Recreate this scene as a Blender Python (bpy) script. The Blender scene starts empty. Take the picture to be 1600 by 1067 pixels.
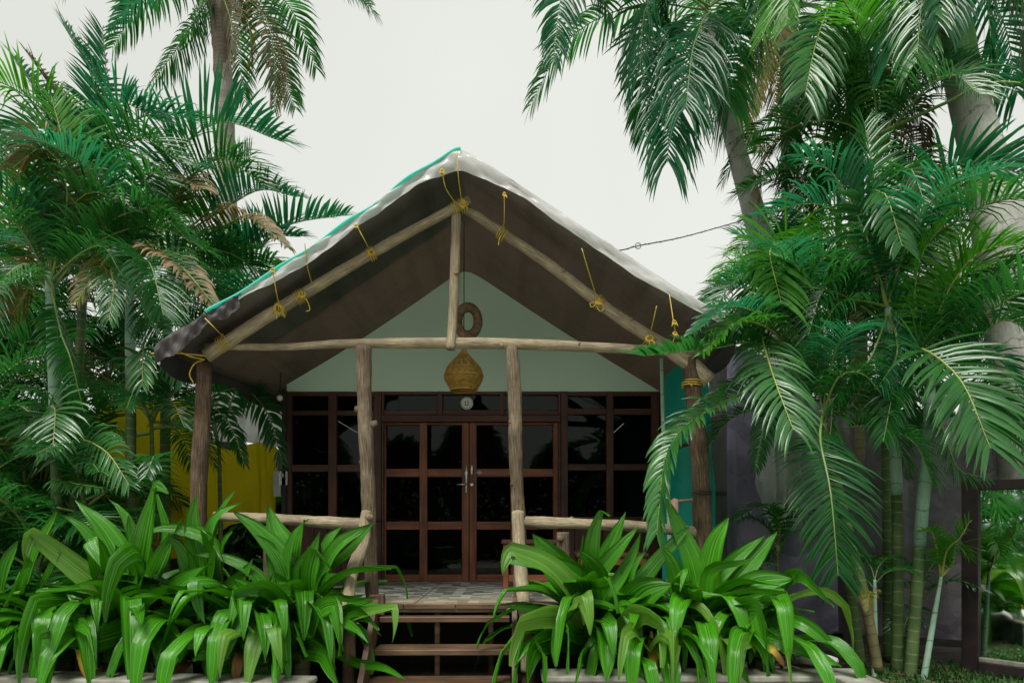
import bpy, bmesh, math, random
import numpy as np
from mathutils import Vector, Matrix
random.seed(7)
RNG = np.random.default_rng(11)
R = math.radians
sc = bpy.context.scene
COL = sc.collection

# ------------------------------------------------------------------ camera model
F, CX, HZ, EYE = 1067.0, 800.0, 820.0, 1.48
def P(px, py, Y):
    return Vector(((px - CX) * Y / F, Y, EYE + (HZ - py) * Y / F))
def PX(px, Y): return (px - CX) * Y / F
def PZ(py, Y): return EYE + (HZ - py) * Y / F

cam = bpy.data.cameras.new('camera'); cam.lens = 24.0; cam.sensor_width = 36.0
cam.shift_y = (HZ - 533.5) / 1600.0; cam.clip_start = 0.05; cam.clip_end = 2000
camo = bpy.data.objects.new('camera', cam); COL.objects.link(camo)
camo.location = (0, 0, EYE); camo.rotation_euler = (R(90), 0, 0); sc.camera = camo

# ------------------------------------------------------------------ world and sun
w = bpy.data.worlds.new('World'); sc.world = w; w.use_nodes = True
nt = w.node_tree; nt.nodes.clear()
SUN_EL, SUN_AZ = R(60), R(200)
sky = nt.nodes.new('ShaderNodeTexSky'); sky.sky_type = 'NISHITA'; sky.sun_disc = False
sky.sun_elevation = SUN_EL; sky.sun_rotation = SUN_AZ; sky.dust_density = 4.0
hs = nt.nodes.new('ShaderNodeHueSaturation'); hs.inputs['Saturation'].default_value = 0.08
rgb = nt.nodes.new('ShaderNodeRGB'); rgb.outputs[0].default_value = (2.80, 2.86, 2.67, 1)
mx = nt.nodes.new('ShaderNodeMix'); mx.data_type = 'RGBA'; mx.inputs[0].default_value = 0.94
bg = nt.nodes.new('ShaderNodeBackground'); bg.inputs['Strength'].default_value = 0.1
wo = nt.nodes.new('ShaderNodeOutputWorld')
L = nt.links.new
L(sky.outputs[0], hs.inputs['Color']); L(hs.outputs[0], mx.inputs[6]); L(rgb.outputs[0], mx.inputs[7])
tcw = nt.nodes.new('ShaderNodeTexCoord'); nzw = nt.nodes.new('ShaderNodeTexNoise'); nzw.inputs['Scale'].default_value = 1.4; nzw.inputs['Detail'].default_value = 3
L(tcw.outputs['Generated'], nzw.inputs['Vector'])
crw = nt.nodes.new('ShaderNodeValToRGB'); crw.color_ramp.elements[0].position = 0.3; crw.color_ramp.elements[0].color = (0.92, 0.925, 0.92, 1); crw.color_ramp.elements[1].position = 0.7; crw.color_ramp.elements[1].color = (1.05, 1.05, 1.045, 1)
L(nzw.outputs[0], crw.inputs[0])
mw = nt.nodes.new('ShaderNodeMix'); mw.data_type = 'RGBA'; mw.blend_type = 'MULTIPLY'; mw.inputs[0].default_value = 1.0
L(mx.outputs[2], mw.inputs[6]); L(crw.outputs[0], mw.inputs[7])
L(mw.outputs[2], bg.inputs['Color']); L(bg.outputs[0], wo.inputs[0])
sl = bpy.data.lights.new('sun', 'SUN'); sl.energy = 1.5; sl.angle = R(26); sl.color = (1, 0.97, 0.9)
so = bpy.data.objects.new('sun', sl); COL.objects.link(so)
dvec = Vector((math.sin(SUN_AZ) * math.cos(SUN_EL), math.cos(SUN_AZ) * math.cos(SUN_EL), math.sin(SUN_EL)))
so.rotation_euler = dvec.to_track_quat('Z', 'Y').to_euler(); so.location = (0, -6, 14)
sc.view_settings.view_transform = 'Standard'; sc.view_settings.look = 'None'
sc.view_settings.exposure = 1.5; sc.view_settings.gamma = 1.0
sc.render.engine = 'CYCLES'
sc.cycles.max_bounces = 6; sc.cycles.transparent_max_bounces = 8
sc.cycles.diffuse_bounces = 3; sc.cycles.glossy_bounces = 3; sc.cycles.transmission_bounces = 4
sc.cycles.use_denoising = True
sc.cycles.caustics_reflective = False; sc.cycles.caustics_refractive = False

# ------------------------------------------------------------------ materials
def newmat(name):
    m = bpy.data.materials.new(name); m.use_nodes = True
    n = m.node_tree; n.nodes.clear()
    out = n.nodes.new('ShaderNodeOutputMaterial')
    b = n.nodes.new('ShaderNodeBsdfPrincipled'); n.links.new(b.outputs[0], out.inputs[0])
    return m, n, b, out
def nd(n, t, **kw):
    x = n.nodes.new(t)
    for k, v in kw.items(): setattr(x, k, v)
    return x
def ramp(n, fac, stops):
    r = nd(n, 'ShaderNodeValToRGB'); e = r.color_ramp.elements
    while len(e) < len(stops): e.new(0.5)
    for q, (p, c) in zip(e, stops): q.position = p; q.color = (*c, 1)
    n.links.new(fac, r.inputs[0]); return r
def mixc(n, fac, a, b, blend='MIX'):
    m = nd(n, 'ShaderNodeMix'); m.data_type = 'RGBA'; m.blend_type = blend
    for s, v in ((0, fac), (6, a), (7, b)):
        if hasattr(v, 'links') or hasattr(v, 'is_linked'): n.links.new(v, m.inputs[s])
        elif s == 0: m.inputs[0].default_value = v
        else: m.inputs[s].default_value = (*v, 1)
    return m.outputs[2]
def noise(n, vec, scale, detail=4, rough=0.55):
    x = nd(n, 'ShaderNodeTexNoise'); x.inputs['Scale'].default_value = scale
    x.inputs['Detail'].default_value = detail; x.inputs['Roughness'].default_value = rough
    if vec is not None: n.links.new(vec, x.inputs['Vector'])
    return x.outputs[0]
def mapping(n, vec, scale):
    m = nd(n, 'ShaderNodeMapping'); m.inputs['Scale'].default_value = scale
    n.links.new(vec, m.inputs['Vector']); return m.outputs[0]
def bump(n, b, h, strength=0.3, dist=0.01):
    x = nd(n, 'ShaderNodeBump'); x.inputs['Strength'].default_value = strength; x.inputs['Distance'].default_value = dist
    n.links.new(h, x.inputs['Height']); n.links.new(x.outputs[0], b.inputs['Normal']); return x

def simple(name, c1, c2, scale=3, rough=0.7, bs=0.15, spec=0.4, bscale=None, stretch=(1, 1, 1)):
    m, n, b, o = newmat(name)
    tc = nd(n, 'ShaderNodeTexCoord').outputs['Object']; v = mapping(n, tc, stretch)
    f = noise(n, v, scale)
    r = ramp(n, f, [(0.3, c1), (0.7, c2)])
    n.links.new(r.outputs[0], b.inputs['Base Color'])
    b.inputs['Roughness'].default_value = rough; b.inputs['Specular IOR Level'].default_value = spec
    bump(n, b, noise(n, v, bscale or scale * 6), bs)
    return m

def leafmat(name, base, bright, tip=None, rough=0.35, transl=0.3, tr_col=None, vein=0.0, spec=0.5, tipstart=0.8):
    """UVMap = (across, along); second UV 'Var' = (random per leaflet, place on the frond)."""
    m, n, b, out = newmat(name)
    uv = nd(n, 'ShaderNodeUVMap', uv_map='UVMap').outputs[0]
    va = nd(n, 'ShaderNodeUVMap', uv_map='Var').outputs[0]
    s1 = nd(n, 'ShaderNodeSeparateXYZ'); n.links.new(uv, s1.inputs[0])
    s2 = nd(n, 'ShaderNodeSeparateXYZ'); n.links.new(va, s2.inputs[0])
    oi = nd(n, 'ShaderNodeObjectInfo')
    add = nd(n, 'ShaderNodeMath', operation='ADD'); n.links.new(s2.outputs[0], add.inputs[0]); n.links.new(oi.outputs['Random'], add.inputs[1])
    half = nd(n, 'ShaderNodeMath', operation='MULTIPLY'); n.links.new(add.outputs[0], half.inputs[0]); half.inputs[1].default_value = 0.5
    c = mixc(n, half.outputs[0], base, bright)
    tc = nd(n, 'ShaderNodeTexCoord').outputs['Object']
    blot = ramp(n, noise(n, tc, 5, 3), [(0.35, (0.72, 0.76, 0.7)), (0.65, (1.15, 1.1, 1.1))])
    c = mixc(n, 1.0, c, blot.outputs[0], 'MULTIPLY')
    if vein > 0:
        vv = mapping(n, uv, (46, 0.35, 1))
        vf = ramp(n, noise(n, vv, 1.0, 2), [(0.38, (0, 0, 0)), (0.62, (1, 1, 1))])
        c = mixc(n, vf.outputs[0], mixc(n, vein, c, tuple(x * 0.55 for x in base)), mixc(n, vein, c, tuple(min(1, x * 1.7 + 0.02) for x in bright)))
        # pale midrib
        ab = nd(n, 'ShaderNodeMath', operation='SUBTRACT'); n.links.new(s1.outputs[0], ab.inputs[0]); ab.inputs[1].default_value = 0.5
        ab2 = nd(n, 'ShaderNodeMath', operation='ABSOLUTE'); n.links.new(ab.outputs[0], ab2.inputs[0])
        mr = ramp(n, ab2.outputs[0], [(0.0, (1, 1, 1)), (0.045, (0, 0, 0))])
        sc_ = nd(n, 'ShaderNodeMath', operation='MULTIPLY'); n.links.new(mr.outputs[0], sc_.inputs[0]); sc_.inputs[1].default_value = 0.55
        c = mixc(n, sc_.outputs[0], c, tuple(min(1, x * 1.6 + 0.05) for x in bright))
        bump(n, b, vf.outputs[0], 0.35, 0.004)
    if tip:
        ta = nd(n, 'ShaderNodeMath', operation='ADD'); n.links.new(s1.outputs[1], ta.inputs[0])
        tn = nd(n, 'ShaderNodeMath', operation='MULTIPLY'); n.links.new(s2.outputs[0], tn.inputs[0]); tn.inputs[1].default_value = 0.35
        n.links.new(tn.outputs[0], ta.inputs[1])
        tr = ramp(n, ta.outputs[0], [(tipstart, (0, 0, 0)), (min(0.999, tipstart + 0.25), (1, 1, 1))])
        c = mixc(n, tr.outputs[0], c, tip)
    n.links.new(c, b.inputs['Base Color'])
    b.inputs['Roughness'].default_value = rough; b.inputs['Specular IOR Level'].default_value = spec
    if transl > 0:
        t = nd(n, 'ShaderNodeBsdfTranslucent')
        tcx = mixc(n, 0.55, c, tr_col or tuple(min(1, x * 2.2) for x in bright))
        n.links.new(tcx, t.inputs['Color'])
        ms = nd(n, 'ShaderNodeMixShader'); ms.inputs[0].default_value = transl
        n.links.new(b.outputs[0], ms.inputs[1]); n.links.new(t.outputs[0], ms.inputs[2]); n.links.new(ms.outputs[0], out.inputs[0])
    return m

M = {}
M['palm'] = leafmat('palm leaf deep green', (0.004, 0.052, 0.012), (0.026, 0.165, 0.024), tip=(0.10, 0.11, 0.05), tipstart=1.1, rough=0.24, transl=0.40, tr_col=(0.08, 0.42, 0.06), spec=0.42)
M['teal'] = leafmat('palm leaf blue green', (0.005, 0.072, 0.026), (0.020, 0.185, 0.056), rough=0.24, transl=0.42, tr_col=(0.05, 0.42, 0.16), spec=0.38)
M['pale'] = leafmat('palm leaf pale green', (0.016, 0.095, 0.020), (0.048, 0.180, 0.038), tip=(0.20, 0.17, 0.07), tipstart=1.14, rough=0.26, transl=0.28)
M['bright'] = leafmat('palm leaf young green', (0.028, 0.165, 0.008), (0.07, 0.28, 0.012), rough=0.33, transl=0.42)
M['yellow'] = leafmat('palm leaf yellowing', (0.10, 0.14, 0.015), (0.24, 0.22, 0.02), tip=(0.22, 0.12, 0.05), tipstart=0.85, rough=0.5, transl=0.35)
M['brown'] = leafmat('palm leaf drying brown', (0.035, 0.075, 0.012), (0.14, 0.10, 0.02), tip=(0.22, 0.145, 0.07), tipstart=0.6, rough=0.6, transl=0.2)
M['dead'] = leafmat('palm leaf dead', (0.075, 0.062, 0.035), (0.16, 0.13, 0.075), rough=0.8, transl=0.15)
M['crinum'] = leafmat('broad lily leaf', (0.003, 0.042, 0.001), (0.050, 0.250, 0.002), tip=(0.30, 0.22, 0.03), tipstart=1.12, rough=0.17, transl=0.15, vein=0.5, spec=0.40)
M['crinum_pale'] = leafmat('broad lily leaf pale underside', (0.05, 0.18, 0.012), (0.13, 0.28, 0.03), tip=(0.34, 0.26, 0.05), tipstart=1.15, rough=0.30, transl=0.3, vein=0.45)
M['crinum_old'] = leafmat('broad lily leaf old yellow', (0.42, 0.26, 0.02), (0.55, 0.38, 0.03), tip=(0.22, 0.10, 0.03), tipstart=0.8, rough=0.5, transl=0.25, vein=0.3)
M['crinum_dead'] = leafmat('broad lily leaf withered', (0.16, 0.07, 0.02), (0.30, 0.14, 0.04), rough=0.6, transl=0.1, vein=0.3)
M['rachis'] = simple('palm rib green', (0.10, 0.20, 0.05), (0.22, 0.30, 0.08), 4, 0.45)
M['rachis_y'] = simple('palm rib yellow green', (0.20, 0.24, 0.05), (0.34, 0.36, 0.08), 4, 0.45)
def translucent(m, f, col):
    n = m.node_tree; out = [x for x in n.nodes if x.type == 'OUTPUT_MATERIAL'][0]; b = n.nodes['Principled BSDF']
    t = nd(n, 'ShaderNodeBsdfTranslucent'); t.inputs[0].default_value = (*col, 1); ms = nd(n, 'ShaderNodeMixShader'); ms.inputs[0].default_value = f
    n.links.new(b.outputs[0], ms.inputs[1]); n.links.new(t.outputs[0], ms.inputs[2]); n.links.new(ms.outputs[0], out.inputs[0])
M['canvas'] = simple('brown canvas', (0.185, 0.162, 0.148), (0.235, 0.205, 0.188), 1.2, 0.85, 0.08, 0.2, 60)
translucent(M['canvas'], 0.5, (0.22, 0.185, 0.15))
def bands(m):
    n = m.node_tree; b = n.nodes['Principled BSDF']; tc = nd(n, 'ShaderNodeTexCoord').outputs['Object']
    f = noise(n, mapping(n, tc, (2.6, 0.16, 2.6)), 1.6, 4, 0.6); r = ramp(n, f, [(0.34, (0.66, 0.66, 0.60)), (0.5, (1, 1, 1)), (0.68, (1.14, 1.06, 1.0))])
    st = ramp(n, noise(n, tc, 2.2, 7, 0.7), [(0.36, (0.72, 0.70, 0.66)), (0.5, (1, 1, 1))])
    src = b.inputs['Base Color'].links[0].from_socket
    n.links.new(mixc(n, 1.0, mixc(n, 1.0, src, r.outputs[0], 'MULTIPLY'), st.outputs[0], 'MULTIPLY'), b.inputs['Base Color']); bump(n, b, f, 0.5, 0.06)
bands(M['canvas'])
M['wall'] = simple('pale green plaster', (0.62, 0.83, 0.69), (0.67, 0.87, 0.74), 1.5, 0.8, 0.05, 0.3, 90)
M['yellow_tarp'] = simple('yellow tarpaulin', (0.78, 0.56, 0.008), (0.88, 0.66, 0.012), 2, 0.5, 0.2, 0.4, 7)
translucent(M['yellow_tarp'], 0.65, (0.97, 0.78, 0.01))
M['aqua'] = simple('pale aqua sheet edge', (0.10, 0.50, 0.42), (0.16, 0.60, 0.50), 3, 0.45)
translucent(M['aqua'], 0.5, (0.2, 0.8, 0.68))
M['teal_tarp'] = simple('teal tarpaulin', (0.008, 0.30, 0.23), (0.012, 0.38, 0.29), 2, 0.5, 0.15, 0.4, 8)
translucent(M['teal_tarp'], 0.4, (0.012, 0.42, 0.32))
M['purple_tarp'] = simple('dark violet grey tarpaulin', (0.16, 0.14, 0.21), (0.25, 0.225, 0.31), 2.2, 0.42, 0.35, 0.5, 5)
M['dark_canvas'] = simple('dark weathered canvas', (0.030, 0.026, 0.028), (0.055, 0.048, 0.05), 4, 0.6)
M['panel'] = simple('dark grey sheeting', (0.07, 0.065, 0.065), (0.10, 0.09, 0.09), 6, 0.6)
M['rope'] = simple('yellow nylon rope', (0.42, 0.29, 0.03), (0.62, 0.46, 0.06), 30, 0.5)
M['cord'] = simple('dark cord', (0.015, 0.014, 0.013), (0.03, 0.028, 0.025), 30, 0.6)
M['cable'] = simple('weathered grey cable', (0.12, 0.12, 0.12), (0.22, 0.22, 0.21), 20, 0.6)
M['metal'] = simple('brushed steel', (0.5, 0.5, 0.48), (0.62, 0.62, 0.6), 20, 0.3); M['metal'].node_tree.nodes['Principled BSDF'].inputs['Metallic'].default_value = 1
M['white'] = simple('white enamel', (0.70, 0.72, 0.68), (0.78, 0.80, 0.76), 6, 0.4)
M['ink'] = simple('black ink', (0.01, 0.01, 0.01), (0.015, 0.015, 0.015), 6, 0.6)
M['plaster'] = simple('weathered white plaster', (0.13, 0.115, 0.09), (0.36, 0.365, 0.31), 5, 0.75, 0.4, 0.3, 40)
M['paint_green'] = simple('pale mint painted concrete', (0.17, 0.25, 0.22), (0.30, 0.41, 0.36), 4, 0.65, 0.2, 0.3, 50)
M['black_frame'] = simple('dark painted frame', (0.018, 0.013, 0.016), (0.04, 0.025, 0.028), 5, 0.45, 0.2)
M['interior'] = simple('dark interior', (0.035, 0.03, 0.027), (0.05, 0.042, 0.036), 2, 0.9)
M['pink'] = simple('faded pink cloth', (0.5, 0.28, 0.25), (0.62, 0.36, 0.32), 8, 0.9, 0.4)
M['stone'] = simple('pale stone', (0.35, 0.35, 0.36), (0.5, 0.5, 0.5), 8, 0.9, 0.4)
M['coir'] = simple('coir rope', (0.11, 0.07, 0.042), (0.30, 0.20, 0.125), 25, 0.9, 0.8, 0.2, 60)

def woodmat(name, c1, c2, axis, rough=0.5, spec=0.4, sc_=18, bs=0.25):
    m, n, b, o = newmat(name)
    tc = nd(n, 'ShaderNodeTexCoord').outputs['Object']
    s = [1.0, 1.0, 1.0]; s[axis] = 0.07
    v = mapping(n, tc, tuple(s)); f = noise(n, v, sc_, 6, 0.6); g = noise(n, tc, 2.5, 3)
    r = ramp(n, f, [(0.3, c1), (0.68, c2)])
    r2 = ramp(n, g, [(0.3, (0.65, 0.65, 0.65)), (0.7, (1.2, 1.2, 1.2))])
    n.links.new(mixc(n, 1.0, r.outputs[0], r2.outputs[0], 'MULTIPLY'), b.inputs['Base Color'])
    b.inputs['Roughness'].default_value = rough; b.inputs['Specular IOR Level'].default_value = spec
    bump(n, b, f, bs, 0.004)
    return m
M['wood_v'] = woodmat('red brown timber upright', (0.11, 0.034, 0.017), (0.29, 0.098, 0.046), 2)
M['wood_h'] = woodmat('red brown timber cross', (0.115, 0.036, 0.018), (0.30, 0.102, 0.048), 0)
M['darkwood_v'] = woodmat('dark brown timber upright', (0.050, 0.020, 0.014), (0.125, 0.050, 0.033), 2)
M['darkwood_h'] = woodmat('dark brown timber cross', (0.050, 0.020, 0.014), (0.125, 0.052, 0.034), 0)
M['tread'] = woodmat('worn stair timber', (0.038, 0.020, 0.012), (0.15, 0.088, 0.046), 0, 0.55, 0.4, 26, 0.6)
M['string'] = woodmat('stair string timber', (0.07, 0.038, 0.025), (0.15, 0.085, 0.055), 2, 0.6, 0.4, 26, 0.5)

def logmat(name, c1, c2, c3, patch=0.5):
    m, n, b, o = newmat(name)
    uv = nd(n, 'ShaderNodeUVMap', uv_map='UVMap').outputs[0]
    tc = nd(n, 'ShaderNodeTexCoord').outputs['Object']
    v = mapping(n, uv, (20, 2.2, 1)); f = noise(n, v, 2.2, 8, 0.65)
    r = ramp(n, f, [(0.36, c1), (0.5, c2), (0.64, c3)])
    p = ramp(n, noise(n, tc, 3.2, 5, 0.6), [(0.42, (0.45, 0.40, 0.35)), (0.62, (1.1, 1.08, 1.02))])
    n.links.new(mixc(n, patch, r.outputs[0], mixc(n, 1.0, r.outputs[0], p.outputs[0], 'MULTIPLY')), b.inputs['Base Color'])
    b.inputs['Roughness'].default_value = 0.75; b.inputs['Specular IOR Level'].default_value = 0.3
    bump(n, b, f, 1.0, 0.02)
    return m
M['log'] = logmat('weathered log', (0.055, 0.040, 0.028), (0.22, 0.17, 0.115), (0.42, 0.35, 0.25), 0.7)
M['log_pale'] = logmat('pale stripped log', (0.17, 0.13, 0.08), (0.46, 0.38, 0.255), (0.66, 0.57, 0.42), 0.5)
M['log_dark'] = logmat('dark damp log', (0.055, 0.035, 0.025), (0.13, 0.085, 0.055), (0.27, 0.20, 0.13), 0.85)

def trunkmat(name, c1, c2, ringc, rings=14.0, ring_w=0.1):
    m, n, b, o = newmat(name)
    uv = nd(n, 'ShaderNodeUVMap', uv_map='UVMap').outputs[0]
    tc = nd(n, 'ShaderNodeTexCoord').outputs['Object']
    s = nd(n, 'ShaderNodeSeparateXYZ'); n.links.new(uv, s.inputs[0])
    wob = noise(n, tc, 4, 3)
    ml = nd(n, 'ShaderNodeMath', operation='MULTIPLY_ADD'); n.links.new(s.outputs[1], ml.inputs[0]); ml.inputs[1].default_value = rings; n.links.new(wob, ml.inputs[2])
    fr = nd(n, 'ShaderNodeMath', operation='FRACT'); n.links.new(ml.outputs[0], fr.inputs[0])
    rr = ramp(n, fr.outputs[0], [(0.0, (1, 1, 1)), (ring_w, (0, 0, 0))])
    v = mapping(n, uv, (14, 3, 1)); f = noise(n, v, 3, 6, 0.65)
    g = ramp(n, noise(n, tc, 3, 5), [(0.35, c1), (0.65, c2)])
    fine = ramp(n, f, [(0.3, (0.7, 0.7, 0.7)), (0.7, (1.15, 1.15, 1.15))])
    c = mixc(n, 1.0, g.outputs[0], fine.outputs[0], 'MULTIPLY')
    n.links.new(mixc(n, rr.outputs[0], c, ringc), b.inputs['Base Color'])
    b.inputs['Roughness'].default_value = 0.6; b.inputs['Specular IOR Level'].default_value = 0.35
    bump(n, b, f, 0.4, 0.008)
    return m
M['stem_green'] = trunkmat('ringed green cane', (0.045, 0.095, 0.025), (0.10, 0.155, 0.05), (0.22, 0.24, 0.13), 9, 0.13)
M['stem_pale'] = trunkmat('waxy pale green cane', (0.20, 0.36, 0.26), (0.33, 0.48, 0.36), (0.07, 0.09, 0.05), 4, 0.07)
M['stem_yellow'] = trunkmat('brownish yellow cane', (0.12, 0.11, 0.05), (0.24, 0.21, 0.10), (0.06, 0.05, 0.03), 10, 0.15)
M['trunk_grey'] = trunkmat('grey palm trunk', (0.38, 0.37, 0.34), (0.60, 0.59, 0.54), (0.17, 0.16, 0.14), 3.0, 0.06)
M['trunk_coco'] = trunkmat('coconut trunk', (0.22, 0.20, 0.17), (0.36, 0.34, 0.30), (0.12, 0.11, 0.10), 9.0, 0.12)
M['shaft'] = trunkmat('smooth green crownshaft', (0.10, 0.24, 0.07), (0.16, 0.33, 0.10), (0.10, 0.22, 0.06), 1.0, 0.03)
M['thatch'] = trunkmat('fibrous brown palm sheath', (0.14, 0.10, 0.075), (0.24, 0.18, 0.14), (0.08, 0.06, 0.045), 14, 0.3)

# plastic sheets (translucent, creased)
def plastic(name, c1, c2, transl=0.35, rough=0.25, scale=3, bs=0.8):
    m, n, b, out = newmat(name)
    tc = nd(n, 'ShaderNodeTexCoord').outputs['Object']
    f = noise(n, tc, scale, 6, 0.6)
    r = ramp(n, f, [(0.3, c1), (0.7, c2)])
    n.links.new(r.outputs[0], b.inputs['Base Color']); b.inputs['Roughness'].default_value = rough
    vo = nd(n, 'ShaderNodeTexVoronoi', feature='DISTANCE_TO_EDGE'); vo.inputs['Scale'].default_value = scale * 1.3
    n.links.new(tc, vo.inputs['Vector'])
    mm = nd(n, 'ShaderNodeMath', operation='ADD'); n.links.new(vo.outputs['Distance'], mm.inputs[0]); n.links.new(f, mm.inputs[1])
    bump(n, b, mm.outputs[0], bs, 0.05)
    t = nd(n, 'ShaderNodeBsdfTranslucent'); n.links.new(r.outputs[0], t.inputs['Color'])
    ms = nd(n, 'ShaderNodeMixShader'); ms.inputs[0].default_value = transl
    n.links.new(b.outputs[0], ms.inputs[1]); n.links.new(t.outputs[0], ms.inputs[2]); n.links.new(ms.outputs[0], out.inputs[0])
    return m
M['plastic'] = plastic('grey plastic sheeting', (0.78, 0.78, 0.775), (0.92, 0.92, 0.915), 0.6, 0.2, 2, 0.22)
M['plastic_dark'] = plastic('clouded dark plastic', (0.065, 0.057, 0.068), (0.20, 0.18, 0.20), 0.25, 0.25, 1.4)
M['plastic_pale'] = plastic('pale plastic', (0.62, 0.62, 0.60), (0.82, 0.82, 0.80), 0.5, 0.3, 2.5)

M['purple_tarp'] = plastic('dark violet grey tarpaulin sheet', (0.10, 0.088, 0.14), (0.21, 0.188, 0.27), 0.12, 0.33, 1.5)
def glassmat():
    m, n, b, out = newmat('window glass'); n.nodes.remove(b)
    t = nd(n, 'ShaderNodeBsdfTransparent'); t.inputs[0].default_value = (0.55, 0.57, 0.55, 1)
    g = nd(n, 'ShaderNodeBsdfGlossy'); g.inputs['Roughness'].default_value = 0.02; g.inputs['Color'].default_value = (0.85, 0.9, 0.88, 1)
    fr = nd(n, 'ShaderNodeFresnel'); fr.inputs[0].default_value = 1.28
    tc = nd(n, 'ShaderNodeTexCoord').outputs['Object']
    bp = nd(n, 'ShaderNodeBump'); bp.inputs['Strength'].default_value = 0.03; n.links.new(noise(n, tc, 1.5, 2), bp.inputs['Height'])
    n.links.new(bp.outputs[0], g.inputs['Normal'])
    ms = nd(n, 'ShaderNodeMixShader'); n.links.new(fr.outputs[0], ms.inputs[0])
    n.links.new(t.outputs[0], ms.inputs[1]); n.links.new(g.outputs[0], ms.inputs[2]); n.links.new(ms.outputs[0], out.inputs[0])
    return m
M['glass'] = glassmat()
def mirrormat():
    m, n, b, out = newmat('mirror glass'); b.inputs['Base Color'].default_value = (0.86, 0.93, 0.90, 1)
    b.inputs['Metallic'].default_value = 1; b.inputs['Roughness'].default_value = 0.015
    tc = nd(n, 'ShaderNodeTexCoord').outputs['Object']
    rr = ramp(n, noise(n, tc, 5, 4), [(0.45, (0.01, 0.01, 0.01)), (0.75, (0.09, 0.09, 0.09))])
    n.links.new(rr.outputs[0], b.inputs['Roughness'])
    return m
M['mirror'] = mirrormat()

def deckmat():
    m, n, b, o = newmat('patchwork deck tiles')
    g = nd(n, 'ShaderNodeNewGeometry').outputs['Position']
    v = mapping(n, g, (1 / 0.105, 1 / 0.105, 0.0))
    fl = nd(n, 'ShaderNodeVectorMath', operation='FLOOR'); n.links.new(v, fl.inputs[0])
    wn = nd(n, 'ShaderNodeTexWhiteNoise', noise_dimensions='2D'); n.links.new(fl.outputs[0], wn.inputs['Vector'])
    c = ramp(n, wn.outputs['Value'], [(0.0, (0.045, 0.055, 0.05)), (0.28, (0.10, 0.115, 0.10)), (0.5, (0.16, 0.18, 0.155)), (0.75, (0.24, 0.25, 0.215)), (1.0, (0.34, 0.35, 0.30))])
    fr = nd(n, 'ShaderNodeVectorMath', operation='FRACTION'); n.links.new(v, fr.inputs[0])
    s = nd(n, 'ShaderNodeSeparateXYZ'); n.links.new(fr.outputs[0], s.inputs[0])
    mn = nd(n, 'ShaderNodeMath', operation='MINIMUM'); n.links.new(s.outputs[0], mn.inputs[0]); n.links.new(s.outputs[1], mn.inputs[1])
    gr = ramp(n, mn.outputs[0], [(0.0, (0.6, 0.6, 0.6)), (0.05, (1, 1, 1))])
    c2 = mixc(n, 1.0, c.outputs[0], gr.outputs[0], 'MULTIPLY')
    sp = nd(n, 'ShaderNodeSeparateXYZ'); n.links.new(g, sp.inputs[0])
    ad = nd(n, 'ShaderNodeMath', operation='MULTIPLY_ADD'); n.links.new(noise(n, g, 2.0, 5), ad.inputs[0]); ad.inputs[1].default_value = 1.0; n.links.new(sp.outputs[1], ad.inputs[2])
    mr = nd(n, 'ShaderNodeMapRange'); mr.inputs[1].default_value = 6.9; mr.inputs[2].default_value = 7.75; mr.inputs[3].default_value = 0.75; mr.inputs[4].default_value = 0.0
    n.links.new(ad.outputs[0], mr.inputs[0])
    c3 = mixc(n, mr.outputs[0], c2, mixc(n, 0.35, (0.40, 0.31, 0.19), c2))   # worn, sun-bleached front strip
    n.links.new(c3, b.inputs['Base Color']); b.inputs['Roughness'].default_value = 0.42
    bump(n, b, noise(n, g, 30, 3), 0.15, 0.003)
    return m
M['deck'] = deckmat()

def groundmat():
    m, n, b, o = newmat('soil and leaf litter')
    tc = nd(n, 'ShaderNodeTexCoord').outputs['Object']
    f = noise(n, tc, 6, 8, 0.7); g = noise(n, tc, 0.5, 3)
    a = ramp(n, f, [(0.3, (0.012, 0.010, 0.008)), (0.55, (0.035, 0.027, 0.02)), (0.75, (0.09, 0.065, 0.045))])
    n.links.new(a.outputs[0], b.inputs['Base Color']); b.inputs['Roughness'].default_value = 0.85
    bump(n, b, f, 0.9, 0.05)
    return m
M['soil'] = groundmat()
M['lawn'] = simple('mown lawn', (0.022, 0.075, 0.014), (0.05, 0.14, 0.025), 5, 0.85, 0.6, 0.2, 60)
M['bounce_paving'] = simple('pale stone paving', (0.46, 0.44, 0.40), (0.58, 0.56, 0.51), 2, 0.7, 0.2, 0.3, 25)
M['grass'] = leafmat('grass blade', (0.02, 0.085, 0.015), (0.055, 0.17, 0.03), rough=0.5, transl=0.3)

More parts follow.
